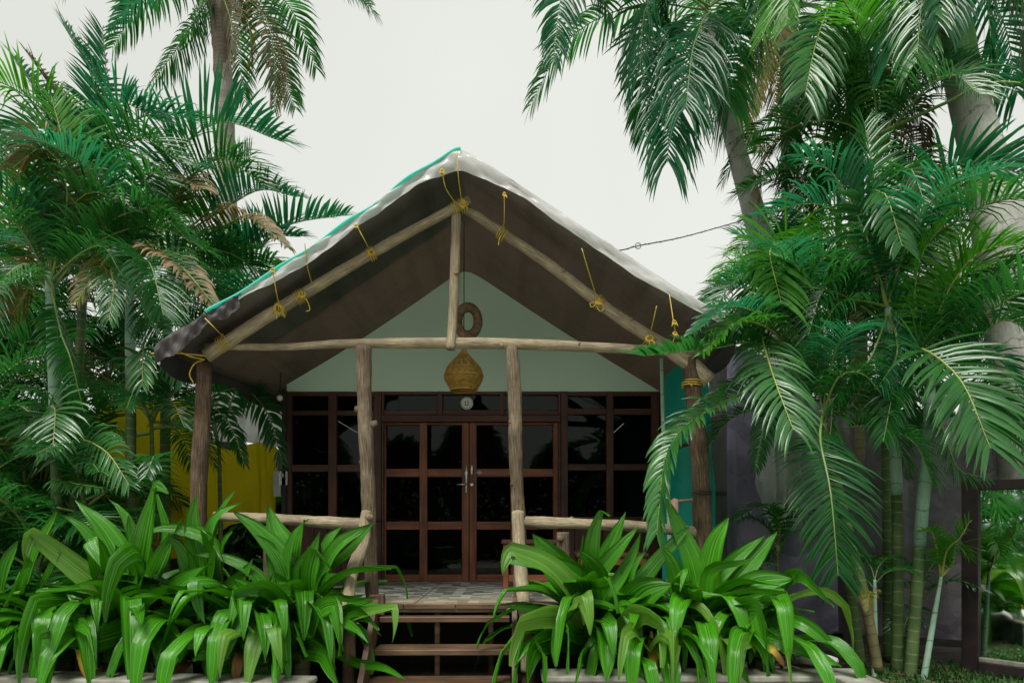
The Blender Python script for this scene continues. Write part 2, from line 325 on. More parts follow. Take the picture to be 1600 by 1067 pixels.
# ------------------------------------------------------------------ mesh building
class MB:
    def __init__(s): s.v = []; s.f = []; s.uv = []; s.var = []; s.mi = []; s.n = 0
    def add(s, v, f, uv=None, var=None, mi=0):
        v = np.asarray(v, dtype=np.float64).reshape(-1, 3); k = len(v)
        s.v.append(v)
        s.uv.append(np.zeros((k, 2)) if uv is None else np.asarray(uv, dtype=np.float64))
        s.var.append(np.zeros((k, 2)) if var is None else np.asarray(var, dtype=np.float64))
        for q in f: s.f.append(tuple(int(i) + s.n for i in q))
        s.mi += [mi] * len(f); s.n += k
    def mesh(s, name, mats, smooth=True):
        v = np.concatenate(s.v); me = bpy.data.meshes.new(name)
        me.from_pydata(v.tolist(), [], s.f)
        for nm, arr in (('UVMap', np.concatenate(s.uv)), ('Var', np.concatenate(s.var))):
            lay = me.uv_layers.new(name=nm)
            idx = np.empty(len(me.loops), dtype=np.int32); me.loops.foreach_get('vertex_index', idx)
            lay.data.foreach_set('uv', arr[idx].astype(np.float32).ravel())
        for m in mats: me.materials.append(m)
        me.polygons.foreach_set('material_index', np.array(s.mi, dtype=np.int32))
        me.polygons.foreach_set('use_smooth', np.full(len(me.polygons), smooth))
        me.update(); return me

def wloc(o):
    v = Vector((0, 0, 0))
    while o is not None: v += o.location; o = o.parent
    return v
def tag(o, label=None, cat=None, group=None, kind=None):
    if label: o['label'] = label
    if cat: o['category'] = cat
    if group: o['group'] = group
    if kind: o['kind'] = kind
    return o
def obj(name, mb, mats, parent=None, smooth=True, **t):
    """link a builder holding world coordinates as one mesh object"""
    if not isinstance(mats, (list, tuple)): mats = [mats]
    mats = [M[m] if isinstance(m, str) else m for m in mats]
    if parent is None and mb.v:
        v = np.concatenate(mb.v); base = Vector(((v[:, 0].min() + v[:, 0].max()) / 2, (v[:, 1].min() + v[:, 1].max()) / 2, v[:, 2].min()))
        mb.v = [v - np.array(base)]; mb.uv = [np.concatenate(mb.uv)]; mb.var = [np.concatenate(mb.var)]
        o = bpy.data.objects.new(name, mb.mesh(name, mats, smooth)); o.location = base
    else:
        o = bpy.data.objects.new(name, mb.mesh(name, mats, smooth)); o.parent = parent; o.location = -wloc(parent)
    COL.objects.link(o); tag(o, **t); return o
def empty(name, loc, **t):
    o = bpy.data.objects.new(name, None); o.empty_display_size = 0.2; COL.objects.link(o); o.location = loc
    return tag(o, **t)
def copy_tree(o, parent=None):
    c = o.copy(); COL.objects.link(c); c.parent = parent
    for ch in list(o.children): copy_tree(ch, c)
    return c

_bc = {}
def box(mb, x0, x1, y0, y1, z0, z1, bev=0.004, mi=0, M4=None):
    bm = bmesh.new(); bmesh.ops.create_cube(bm, size=1)
    sx, sy, sz = x1 - x0, y1 - y0, z1 - z0
    for v in bm.verts: v.co = Vector((v.co.x * sx, v.co.y * sy, v.co.z * sz))
    if bev > 0: bmesh.ops.bevel(bm, geom=bm.edges[:], offset=min(bev, 0.45 * min(sx, sy, sz)), segments=1, affect='EDGES')
    c = Vector(((x0 + x1) / 2, (y0 + y1) / 2, (z0 + z1) / 2))
    vs = [(M4 @ v.co + c) if M4 is not None else v.co + c for v in bm.verts]
    bm.verts.index_update()
    mb.add([tuple(v) for v in vs], [[v.index for v in f.verts] for f in bm.faces], mi=mi); bm.free()

def spline(pts, n):
    """Catmull-Rom through the points, n samples"""
    p = np.array([list(q) for q in pts], dtype=np.float64); k = len(p)
    if k == 2: return p[0] + (p[1] - p[0]) * np.linspace(0, 1, n)[:, None]
    e = np.vstack([2 * p[0] - p[1], p, 2 * p[-1] - p[-2]])
    d = np.linalg.norm(np.diff(p, axis=0), axis=1); cum = np.concatenate([[0], np.cumsum(d)]); cum /= cum[-1]
    out = []
    for t in np.linspace(0, 1, n):
        i = min(k - 2, max(0, int(np.searchsorted(cum, t, side='right') - 1))); u = (t - cum[i]) / max(1e-9, cum[i + 1] - cum[i])
        a, b, c, dd = e[i], e[i + 1], e[i + 2], e[i + 3]
        out.append(0.5 * ((2 * b) + (c - a) * u + (2 * a - 5 * b + 4 * c - dd) * u * u + (3 * b - a - 3 * c + dd) * u ** 3))
    return np.array(out)
def frames(c, up0):
    T = np.gradient(c, axis=0); T /= np.linalg.norm(T, axis=1)[:, None] + 1e-12
    U = np.zeros_like(T); u = np.asarray(up0, dtype=float)
    for i in range(len(c)):
        u = u - T[i] * u.dot(T[i]); l = np.linalg.norm(u)
        if l < 1e-6: u = np.cross(T[i], [0.3, 0.5, 0.8]); l = np.linalg.norm(u)
        u = u / l; U[i] = u
    return T, np.cross(T, U), U
def tube(mb, pts, rad, n=10, seg=None, mi=0, rough=0.0, cap=True, seed=0, rings=0.0, ring_step=0.1):
    c = spline(pts, seg or max(2, len(pts))) if seg else np.array([list(q) for q in pts], dtype=float)
    N = len(c); T, S, U = frames(c, (0.13, -0.9, 0.4))
    r = np.interp(np.linspace(0, 1, N), np.linspace(0, 1, len(rad)), rad) if hasattr(rad, '__len__') else np.full(N, rad)
    ln = np.concatenate([[0], np.cumsum(np.linalg.norm(np.diff(c, axis=0), axis=1))])
    a = np.linspace(0, 2 * np.pi, n, endpoint=False); rng = np.random.default_rng(seed)
    ph = rng.random(8) * 6.28
    vs, uv = [], []
    for i in range(N):
        m = np.ones(n)
        if rough:
            m += rough * (0.5 * np.sin(a * 2 + ph[0] + ln[i] * 1.7) + 0.4 * np.sin(a * 3 + ph[1] - ln[i] * 4.1) + 0.35 * np.sin(ln[i] * 9 + ph[2]) + 0.3 * np.sin(ln[i] * 23 + ph[3] + a) + 0.35 * rng.standard_normal(n) * 0.6)
        if rings:
            q = (ln[i] % ring_step) / ring_step; m += rings * (1.0 if q < 0.15 else 0.0)
        vs.append(c[i] + (np.cos(a) * r[i] * m)[:, None] * S[i] + (np.sin(a) * r[i] * m)[:, None] * U[i])
        uv.append(np.stack([np.abs(a / np.pi - 1), np.full(n, ln[i])], 1))
    f = [(i * n + j, i * n + (j + 1) % n, (i + 1) * n + (j + 1) % n, (i + 1) * n + j) for i in range(N - 1) for j in range(n)]
    if cap: f += [tuple(range(n - 1, -1, -1)), tuple((N - 1) * n + j for j in range(n))]
    mb.add(np.concatenate(vs), f, np.concatenate(uv), mi=mi)
def knot(mb, p, r, d, ln=0.06, seed=0):
    p = np.array(list(p)); d = np.array(d, dtype=float); d /= np.linalg.norm(d)
    tube(mb, [p - d * r * 0.6, p + d * ln * 0.5, p + d * ln], [r * 1.35, r, r * 0.75], 8, rough=0.12, seed=seed)

# ------------------------------------------------------------------ leaves
def frond_mb(pts, Ll, Wl=0.034, npair=42, v=35, droop=0.35, t0=0.18, up=None, r0=0.016, seed=0, roll=0, miss=0.04, a0=74, a1=36, face=None, ns=5, jit=0.07, rmat=1, tipl=0.42):
    rng = np.random.default_rng(seed)
    N = 40; c = spline(pts, N)
    r = c[-1] - c[0]; r[2] = 0; r /= np.linalg.norm(r) + 1e-9
    T, S, U = frames(c, up if up is not None else (np.array([0, 0, 0.75]) - r * 0.65))
    if face is not None:
        U = np.array(face, dtype=float)[None] - T * (T @ np.array(face, dtype=float))[:, None]; U /= np.linalg.norm(U, axis=1)[:, None] + 1e-9; S = np.cross(T, U)
    if roll:
        ca, sa = math.cos(R(roll)), math.sin(R(roll)); S, U = S * ca + U * sa, U * ca - S * sa
    mb = MB()
    tt = np.linspace(t0, 0.985, npair)
    ti = np.repeat(tt, 2); side = np.tile([1.0, -1.0], npair)
    ti = np.clip(ti + rng.normal(0, 0.2 / npair, len(ti)), 0, 0.99)
    keep = rng.random(len(ti)) > miss; ti, side = ti[keep], side[keep]; K = len(ti)
    def at(A): 
        x = ti * (N - 1); i = x.astype(int); fr = (x - i)[:, None]; j = np.minimum(i + 1, N - 1); return A[i] * (1 - fr) + A[j] * fr
    B, t, s_, u_ = at(c), at(T), at(S), at(U)
    q = np.clip((ti - t0) / (1 - t0), 0, 1)
    prof = np.minimum(1.0, 0.6 + 2.4 * q) * (1 - (1 - tipl) * np.clip((q - 0.45) / 0.55, 0, 1) ** 1.6)
    Ln = Ll * prof * (1 + rng.normal(0, jit, K))
    ang = np.radians(a0 + (a1 - a0) * q ** 1.3 + rng.normal(0, 3.5, K))
    vv = np.radians(v * (1 - 0.35 * q) + rng.normal(0, 6, K))
    d0 = np.cos(ang)[:, None] * t + np.sin(ang)[:, None] * (np.cos(vv)[:, None] * s_ * side[:, None] + np.sin(vv)[:, None] * u_)
    d0 /= np.linalg.norm(d0, axis=1)[:, None]
    wd = t - d0 * np.sum(t * d0, 1)[:, None]; wd /= np.linalg.norm(wd, axis=1)[:, None]
    nn = np.cross(wd, d0)
    ss = np.linspace(0, 1, ns); wp = np.interp(ss, [0, 0.2, 0.5, 0.8, 1], [0.45, 1.0, 0.92, 0.55, 0.04])
    dr = droop * (1 + rng.normal(0, 0.25, K))
    V = np.zeros((K, ns, 3, 3)); UV = np.zeros((K, ns, 3, 2))
    horiz = 1.0
    prev = B.copy(); d = d0.copy()
    for k, s in enumerate(ss):
        if k:
            h = ss[k] - ss[k - 1]
            d = d0 * (1 - 0.0) + np.array([0, 0, -1.0]) * (dr * 2.4 * s ** 1.9)[:, None]
            d /= np.linalg.norm(d, axis=1)[:, None]
            prev = prev + d * (Ln * h)[:, None]
        wk = wd - d * np.sum(wd * d, 1)[:, None]; wk /= np.linalg.norm(wk, axis=1)[:, None] + 1e-9
        nk = np.cross(wk, d)
        half = (Wl * 0.5 * wp[k] * np.minimum(1, prof + 0.25))[:, None]
        V[:, k, 0] = prev - wk * half + nk * half * 0.35; V[:, k, 1] = prev; V[:, k, 2] = prev + wk * half + nk * half * 0.35
        UV[:, k, 0] = (0, s); UV[:, k, 1] = (0.5, s); UV[:, k, 2] = (1, s)
    base = (np.arange(K) * ns * 3)[:, None]
    quads = []
    for k in range(ns - 1):
        for e in range(2):
            quads.append(np.array([k * 3 + e, k * 3 + e + 1, (k + 1) * 3 + e + 1, (k + 1) * 3 + e]))
    f = (base[:, :, None] + np.array(quads)[None]).reshape(-1, 4)
    var = np.repeat(np.stack([rng.random(K), ti], 1), ns * 3, axis=0)
    mb.add(V.reshape(-1, 3), f.tolist(), UV.reshape(-1, 2), var)
    tube(mb, c[::3], np.interp(np.linspace(0, 1, len(c[::3])), [0, 0.2, 1], [r0, r0 * 0.75, r0 * 0.15]), 6, mi=1, cap=False)
    return mb

def leaf_mb(mb, pts, W, hang=None, fold=0.35, seed=0, mi=0, up=None, roll=0, taper=1.0, tipfold=True, wav=0.075):
    """broad strap leaf: pts = centre line, hang = point the folded tip hangs to"""
    rng = np.random.default_rng(seed)
    c = spline(pts, 16)
    if hang is not None:
        h = np.array(list(hang)); k = np.linspace(0, 1, 9)[1:, None]
        e = c[-1] + (h - c[-1]) * k; out = c[-1] - c[-4]; out /= np.linalg.norm(out) + 1e-9
        e += out * (np.sin(k * np.pi * 0.9) * 0.25 * np.linalg.norm(h - c[-1]) * 0.35)
        c = np.vstack([c, e])
    N = len(c); r = c[min(15, N - 1)] - c[0]; r[2] = 0; l = np.linalg.norm(r)
    r = r / l if l > 0.02 else np.array([0, -1.0, 0])
    T, S, U = frames(c, up if up is not None else -r + np.array([0, 0.0, 0.3]))
    if roll:
        ca, sa = math.cos(R(roll)), math.sin(R(roll)); S, U = S * ca + U * sa, U * ca - S * sa
    t = np.concatenate([[0], np.cumsum(np.linalg.norm(np.diff(c, axis=0), axis=1))]); t /= t[-1]
    wp = np.interp(t, [0, 0.12, 0.35, 0.55, 0.75, 0.9, 1], [0.42, 0.55, 0.95, 1.0, 0.80, 0.42, 0.015])
    na = 9; us = np.linspace(-1, 1, na); ph = rng.random(4) * 6.28
    V, UV = [], []
    for i in range(N):
        h = W * 0.5 * wp[i]
        fl = fold * (1.25 - 0.75 * t[i])
        z = np.abs(us) ** 1.35 * fl * h + wav * W * np.abs(us) * np.sin(t[i] * 11 + ph[0] + us * 1.3) - 0.03 * W * np.cos(us * 9) 
        x = us * h * math.sqrt(max(0.1, 1 - fl * fl * 0.5))
        V.append(c[i] + x[:, None] * S[i] + z[:, None] * U[i]); UV.append(np.stack([(us + 1) / 2, np.full(na, t[i])], 1))
    f = [(i * na + j, i * na + j + 1, (i + 1) * na + j + 1, (i + 1) * na + j) for i in range(N - 1) for j in range(na - 1)]
    var = np.tile([rng.random(), rng.random()], (N * na, 1))
    mb.add(np.concatenate(V), f, np.concatenate(UV), var, mi)

def grid_sheet(mb, cols, Yf, nz=14, mi=0, rip=0.03, seed=0, thick=0.0, freq=9):
    """hanging sheet: cols = [(px, ytop, ybot, Y)], rippled"""
    rng = np.random.default_rng(seed); ph = rng.random(4) * 6.28
    cols = np.array(cols, dtype=float); n = max(12, int((cols[-1, 0] - cols[0, 0]) / 5)); k = np.linspace(0, 1, n)
    kk = np.linspace(0, 1, len(cols)); cc = np.stack([np.interp(k, kk, cols[:, i]) for i in range(4)], 1)
    V, UV = [], []
    for i in range(n):
        for j in range(nz):
            g = j / (nz - 1); py = cc[i, 1] + (cc[i, 2] - cc[i, 1]) * g
            p = P(cc[i, 0], py, cc[i, 3])
            dy = rip * (math.sin(k[i] * freq * 3 + ph[0] + g * 1.5) + 0.6 * math.sin(k[i] * freq * 7 + ph[1] - g * 3) + 0.5 * math.sin(g * 9 + k[i] * 5 + ph[2])) 
            V.append((p.x, p.y + dy, p.z)); UV.append((k[i], g))
    f = [(i * nz + j, i * nz + j + 1, (i + 1) * nz + j + 1, (i + 1) * nz + j) for i in range(n - 1) for j in range(nz - 1)]
    mb.add(V, f, UV, mi=mi)


# ================================================================== SETTING
g = MB(); n_ = 60
for i in range(1):
    g.add([(-600, -600, 0), (600, -600, 0), (600, 900, 0), (-600, 900, 0)], [(0, 1, 2, 3)])
obj('ground', g, 'soil', kind='structure')
g = MB(); g.add([(-40, -40, 0.004), (40, -40, 0.004), (40, 5.2, 0.004), (-40, 5.2, 0.004)], [(0, 1, 2, 3)])
g.add([(2.95, 5.2, 0.004), (40, 5.2, 0.004), (40, 7.25, 0.004), (4.2, 7.3, 0.004), (3.3, 6.9, 0.004)], [(0, 1, 2, 3, 4)])
obj('lawn', g, 'lawn', kind='structure')

g = MB(); g.add([(-9, -11, 0.008), (2.3, -11, 0.008), (2.3, 5.3, 0.008), (-9, 5.3, 0.008)], [(0, 1, 2, 3)])
obj('bounce_terrace', g, 'bounce_paving', kind='structure')  # unseen pale ground, added to bounce light onto gable and roof underside
# ================================================================== COTTAGE
YW, YP, YF, DZ = 8.9, 6.5, 6.3, 0.75
XC = -0.55
def roofz(x, y=8.9):
    u = abs(x - (-0.49 - 0.042 * (y - 6.2)))
    return 4.87 - 0.665 * math.sqrt(u * u + 0.012) + 0.0 - 0.045 * math.sin(min(1, u / 2.6) * math.pi) + 0.03 * math.sin(y * 2.1 + x)
house = empty('cottage', (XC, YW, 0), label='small timber porch cottage with pale green gable under a brown canvas roof', cat='cottage')

def bar(mb, a, b, c, d, y0=YW - 0.05, y1=YW + 0.05, bev=0.005):
    """bar given as picture rectangle on the front wall"""
    box(mb, PX(a, YW), PX(b, YW), y0, y1, PZ(d, YW), PZ(c, YW), bev)

# gable
mb = MB(); xs = np.linspace(-2.93, 1.93, 60); zb = PZ(612, YW); V = []
for y in (YW - 0.02, YW + 0.06):
    for x in xs: V += [(x, y, zb), (x, y, max(zb + 0.005, roofz(x) + 0.01))]
k = len(xs) * 2; Fq = []
for i in range(len(xs) - 1):
    a = 2 * i; Fq += [(a, a + 2, a + 3, a + 1), (k + a, k + a + 1, k + a + 3, k + a + 2), (a, k + a, k + a + 2, a + 2)]
mb.add(V, Fq); obj('gable_wall', mb, 'wall', house, smooth=False)

# windows
def window(name, frames_v, frames_h, x0, x1, y0, y1, mats=('darkwood_v', 'darkwood_h')):
    mb = MB(); mh = MB()
    for a, b in frames_v: bar(mb, a, b, min(q[0] for q in frames_h), max(q[1] for q in frames_h))
    for c, d in frames_h:
        for (a, b), (a2, b2) in zip(frames_v[:-1], frames_v[1:]): bar(mb, b, a2, c, d, YW - 0.04, YW + 0.04)
    # first material for uprights, second for the rails
    nv = len(frames_v) * 1
    o = obj(name, mb, [mats[0], mats[1]], house, smooth=False)
    per = len(o.data.polygons) // (len(frames_v) + len(frames_h) * (len(frames_v) - 1))
    for p in o.data.polygons: p.material_index = 0 if p.index < per * len(frames_v) else 1
    gm = MB(); box(gm, PX(x0, YW), PX(x1, YW), YW + 0.012, YW + 0.018, PZ(y1, YW), PZ(y0, YW), 0); obj('pane', gm, 'glass', o, smooth=False)
    return o
window('window', [(449, 457), (514, 527), (584, 597)], [(613, 619), (642, 649), (726, 737), (807, 814)], 457, 584, 619, 807)
window('window', [(876, 887), (947, 958), (1017, 1029)], [(613, 619), (639, 648), (725, 735), (807, 814)], 887, 1017, 619, 807)
window('transom', [(597.5, 601), (683, 692), (781, 789), (872, 875.5)], [(613, 617), (641, 649)], 601, 872, 617, 641)
mb = MB(); bar(mb, 597.5, 875.5, 649.5, 660, YW - 0.075, YW + 0.05); bar(mb, 597.5, 601, 660.5, 908, YW - 0.06, YW + 0.05); bar(mb, 872, 875.5, 660.5, 908, YW - 0.06, YW + 0.05)
obj('door_frame', mb, 'darkwood_h', house, smooth=False)
for px0, px1, mul, st in ((601.5, 733, (656, 668), (722, 733)), (733.8, 871.5, (797, 818), (864, 871.5))):
    if px0 < 700: fv = [(px0, 604), mul, st]
    else: fv = [(733.8, 745), (798, 812), st]
    d = window('door', fv, [(661, 664), (732.5, 745), (814.5, 827), (897, 907.5)], fv[0][1], fv[-1][0], 664, 897, ('wood_v', 'wood_h'))
    h = MB(); hx = 729 if px0 < 700 else 737.5; X = PX(hx, YW); zc = PZ(752, YW)
    if px0 < 700:
        box(h, X - 0.012, X + 0.012, YW - 0.06, YW - 0.051, PZ(770, YW), PZ(727, YW), 0.003)
        tube(h, [(X, YW - 0.05, PZ(757, YW)), (X, YW - 0.10, PZ(757, YW)), (X - 0.015, YW - 0.105, PZ(757, YW)), (X - 0.12, YW - 0.105, PZ(757.5, YW))], 0.010, 8)
        box(h, X - 0.02, X + 0.02, YW - 0.062, YW - 0.0525, PZ(744, YW), PZ(736, YW), 0.003)
    else:
        box(h, X - 0.014, X + 0.014, YW - 0.062, YW - 0.051, PZ(742, YW), PZ(727, YW), 0.003)
        box(h, X - 0.025, X + 0.025, YW - 0.07, YW - 0.051, PZ(760, YW), PZ(755, YW), 0.003)
    obj('handle', h, 'metal', d)
# low boarding under the windows
for a, b in ((449, 597), (876, 1029)):
    k = 7; mb = MB()
    for i in range(k): bar(mb, a + (b - a) * i / k + 0.3, a + (b - a) * (i + 1) / k - 0.3, 814.5, 908, YW - 0.03, YW + 0.03, 0.006)
    obj('wall_boarding', mb, 'darkwood_v', house, smooth=False)
# shell behind
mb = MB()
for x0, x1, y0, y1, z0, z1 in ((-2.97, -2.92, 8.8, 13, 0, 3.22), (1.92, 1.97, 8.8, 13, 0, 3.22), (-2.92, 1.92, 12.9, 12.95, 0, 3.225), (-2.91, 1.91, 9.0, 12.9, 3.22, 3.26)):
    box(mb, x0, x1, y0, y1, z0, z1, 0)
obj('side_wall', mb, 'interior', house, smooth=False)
# deck
mb = MB(); box(mb, -3.05, 1.98, YF + 0.03, 12.9, DZ - 0.08, DZ, 0.004); dk = obj('deck', mb, 'deck', house, smooth=False)
mb = MB()
for a, b in ((-3.05, -1.0), (-0.995, -0.52), (-0.515, 0.05), (0.055, 1.98)):
    box(mb, a, b, YF - 0.02, YF + 0.028, DZ - 0.045, DZ + 0.004 + 0.003 * math.sin(a * 9), 0.006)
tube(mb, [(PX(692, YW), YW - 0.08, DZ + 0.001), (PX(648, 6.35), 6.35, DZ + 0.001)], 0.004, 5)
obj('edge_board', mb, 'tread', dk, smooth=False)
mb = MB(); box(mb, -3.0, 1.9, 7.3, 7.36, 0, DZ - 0.08, 0.0); obj('shade_skirt', mb, 'interior', house, smooth=False)  # dark board added to keep light from leaking in under the deck

# roof shell
mb = MB(); xs = np.linspace(-3.18, 2.02, 54); ys = np.linspace(6.16, 11.4, 22); V = []
for t in (0, 0.05):
    for y in ys:
        for x in xs: V.append((x, y, roofz(x, y) + t))
nx, ny = len(xs), len(ys); off = nx * ny; Fq = []
for j in range(ny - 1):
    for i in range(nx - 1):
        a = j * nx + i; Fq += [(a, a + nx, a + nx + 1, a + 1), (off + a, off + a + 1, off + a + nx + 1, off + a + nx)]
for i in range(nx - 1): Fq += [(i, i + 1, off + i + 1, off + i), (off - nx + i, 2 * off - nx + i, 2 * off - nx + i + 1, off - nx + i + 1)]
for j in range(ny - 1): a = j * nx; Fq += [(a, off + a, off + a + nx, a + nx), (a + nx - 1, a + 2 * nx - 1, off + a + 2 * nx - 1, off + a + nx - 1)]
mb.add(V, Fq); roof = obj('roof', mb, 'canvas', house)
# eave flaps hanging along both sides
for sx, xe in ((-1, -3.18), (1, 2.02)):
    mb = MB(); V = []; ys2 = np.linspace(6.17, 11.3, 60)
    for j in range(5):
        for y in ys2: V.append((xe + sx * (0.012 + 0.02 * math.sin(y * 7) * j / 4), y, roofz(xe, y) + 0.03 - j / 4 * (0.17 + 0.05 * math.sin(y * 3.1))))
    mb.add(V, [(j * 60 + i, j * 60 + i + 1, (j + 1) * 60 + i + 1, (j + 1) * 60 + i) for j in range(4) for i in range(59)])
    obj('eave_flap', mb, 'dark_canvas', roof)
# plastic sheeting wrapped over the front edge
def flap(x0, x1, h0, h1, seed, out=0.03, yb=6.14, back=0.5):
    mb = MB(); rng = np.random.default_rng(seed); ph = rng.random(9) * 6.28; n = 90; V = []; m = 12
    for i in range(n):
        k = i / (n - 1); x = x0 + (x1 - x0) * k
        h = (h0 + (h1 - h0) * k) * (1 + 0.20 * math.sin(k * 9 + ph[0]) + 0.06 * math.sin(k * 23 + ph[1]))
        for j in range(m):
            if j < 4: y = yb + back * (1 - j / 3.0); z = roofz(x, y) + 0.058 + 0.006 * math.sin(k * 20 + j * 2 + ph[2]) + 0.003 * math.sin(k * 50 + ph[6])
            else:
                q = (j - 3) / (m - 4); y = yb - out - 0.016 * math.sin(k * 17 + q * 5 + ph[3]) - 0.008 * math.sin(k * 41 - q * 8 + ph[4]) - 0.004 * math.sin(k * 90 + q * 9 + ph[5]); z = roofz(x, yb) + 0.055 - h * q
            V.append((x, y, z))
    mb.add(V, [(i * m + j, (i + 1) * m + j, (i + 1) * m + j + 1, i * m + j + 1) for i in range(n - 1) for j in range(m - 1)])
    return mb
obj('plastic_trim', flap(-2.45, -0.46, 0.09, 0.16, 5), 'plastic', roof)
obj('plastic_trim', flap(-0.49, 2.04, 0.16, 0.10, 8, 0.036), 'plastic', roof)
obj('canvas_trim', flap(-3.2, -2.43, 0.20, 0.13, 9, 0.024), 'dark_canvas', roof)
mb = MB(); V = []
for i in range(60):
    x = -2.75 + 2.29 * i / 59
    for y in (6.095 + 0.008 * math.sin(i * 0.5), 7.5): V.append((x, y, roofz(x, y) + 0.050 + 0.014 * math.sin(i * 0.42 + 1)))
mb.add(V, [(2 * i, 2 * i + 1, 2 * i + 3, 2 * i + 2) for i in range(59)])
mb.add([(v[0], v[1], v[2] + 0.008) for v in V], [(2 * i, 2 * i + 2, 2 * i + 3, 2 * i + 1) for i in range(59)])
obj('teal_cover', mb, 'aqua', roof)

# log frame
def log(name, pts, rad, mat, seed, knots=(), n=14, seg=46, parent=house, rough=0.09):
    mb = MB(); tube(mb, pts, rad, n, seg=seg, rough=rough, seed=seed)
    for i, (p, d, r, l) in enumerate(knots): knot(mb, p, r, d, l, seed + i)
    return obj(name, mb, mat, parent)
log('post', [P(568, 541, YP), P(569, 620, YP), P(574, 720, YP), P(577, 820, YP), P(582, 942, YP)], [0.073, 0.072, 0.075, 0.068, 0.058, 0.06], 'log', 1,
    [(P(577, 665, YP - .02), (1, -.3, .35), .03, .085), (P(562, 640, YP), (-1, -.3, .1), .035, .05), (P(566, 722, YP), (-1, -.4, 0), .02, .03)])
log('post', [P(800, 541, YP), P(804, 620, YP), P(806, 720, YP), P(811, 820, YP), P(812, 942, YP)], [0.058, 0.066, 0.063, 0.07, 0.06], 'log', 2,
    [(P(799, 660, YP - .03), (-1, -.5, .1), .012, .03), (P(802, 757, YP - .03), (-1, -.5, .1), .014, .03)])
log('post', [P(320, 548, YP), P(317, 640, YP), P(311, 740, YP), P(310, 942, YP)], [0.06, 0.075, 0.078, 0.075], 'log_dark', 3, [(P(322, 568, YP - .05), (.2, -1, .1), .03, .03)])
log('post', [P(1078, 560, YP), P(1086, 640, YP), P(1096, 760, YP), P(1100, 942, YP)], [0.075, 0.082, 0.085, 0.082], 'log_dark', 4)
log('tie_beam', [P(322, 541, YP), P(440, 542, YP), P(545, 537, YP), P(720, 536, YP), P(880, 540, YP), P(1095, 552, YP)], [0.032, 0.036, 0.05, 0.052, 0.048, 0.042], 'log_pale', 5, rough=0.06,
    knots=[(P(784, 540, YP - .04), (0, -1, .2), .018, .025), (P(905, 537, YP - .04), (.1, -.5, 1), .014, .02)])
log('rafter', [P(322, 556, 6.42), P(450, 474, 6.42), P(600, 385, 6.42), P(734, 312, 6.42)], [0.062, 0.058, 0.05, 0.042], 'log_pale', 6, rough=0.07)
log('rafter', [P(722, 322, 6.5), P(850, 408, 6.5), P(960, 490, 6.5), P(1070, 562, 6.5), P(1108, 596, 6.5)], [0.042, 0.05, 0.055, 0.062, 0.085], 'log_pale', 7, rough=0.07,
    knots=[(P(880, 424, 6.45), (.2, -.6, 1), .014, .03), (P(986, 500, 6.45), (.2, -.8, .6), .012, .025)])
log('king_post', [P(713, 332, 6.46), P(711, 400, 6.46), P(709, 470, 6.46), P(704, 546, 6.46)], [0.044, 0.046, 0.046, 0.044], 'log_pale', 8, rough=0.06,
    knots=[(P(712, 427, 6.42), (1, -.3, .2), .015, .03)])
log('railing', [P(335, 806, YP), P(450, 812, YP), P(573, 820, YP)], [0.045, 0.052, 0.062], 'log_pale', 9)
log('railing', [P(812, 815, YP), P(900, 818, YP), P(1000, 822, YP), P(1090, 832, YP)], [0.06, 0.052, 0.05, 0.05], 'log_pale', 10, [(P(893, 812, YP), (0, -.2, 1), .02, .03)])
log('short_post', [P(880, 831, YP), P(881, 942, YP)], [0.062, 0.062, 0.06], 'log', 11, [(P(876, 842, YP - .05), (-.2, -1, 0), .03, .03)])
log('short_post', [P(420, 822, YP), P(420, 942, YP)], [0.05, 0.055], 'log', 12)

# staircase
st = empty('staircase', (-0.6, 5.9, 0), label='open wooden staircase with worn treads leading up to the porch', cat='stairs')
X0, X1 = PX(590, 6.2) - 0.0, PX(803, 6.2)
for i, (yf, yb, zt, xa, xb) in enumerate(((6.16, 6.275, 0.655, -1.20, -0.02), (5.93, 6.22, 0.40, -1.21, -0.012), (5.68, 5.98, 0.165, -1.22, -0.01))):
    mb = MB(); box(mb, xa, xb, yf, yb, zt - 0.052, zt, 0.008)
    if i < 3:
        for v in mb.v: v[:, 2] += 0.004 * np.sin(v[:, 0] * 7)
    obj('tread', mb, 'tread', st, smooth=False)
for x in (-1.262, 0.0):
    mb = MB(); V = []
    for xx in (x, x + 0.045): V += [(xx, 6.3, 0.82), (xx, 6.22, 0.82), (xx, 5.35, -0.01), (xx, 5.62, -0.01), (xx, 6.3, 0.58)]
    mb.add(V, [(0, 1, 2, 3, 4), (9, 8, 7, 6, 5)] + [(i, 5 + i, 5 + (i + 1) % 5, (i + 1) % 5) for i in range(5)])
    obj('stringer', mb, 'string', st, smooth=False)
mb = MB(); box(mb, PX(583, 6.4), PX(606, 6.4), 6.2, 6.28, 0.66, PZ(928, 6.25), 0.006); obj('newel_block', mb, 'string', st, smooth=False)
for px in (683, 767):
    mb = MB(); box(mb, PX(px - 4, 6.4), PX(px + 4, 6.4), 6.4, 6.46, 0, 0.66, 0.005); obj('prop', mb, 'tread', st, smooth=False)
log('handrail', [P(573, 800, 6.36), P(566, 850, 6.25), P(549, 900, 6.05), P(543, 950, 5.9)], [0.055, 0.062, 0.055, 0.05], 'log_pale', 14, [(P(578, 808, 6.3), (.7, -.6, .4), .03, .03), (P(560, 838, 6.28), (-.8, -.5, .3), .025, .04)], parent=st, rough=0.14)
log('handrail', [P(809, 800, 6.34), P(811, 850, 6.25), P(816, 910, 6.1), P(823, 990, 5.85), P(824, 1050, 5.75)], [0.06, 0.062, 0.06, 0.058, 0.055], 'log_pale', 15, parent=st, rough=0.08)
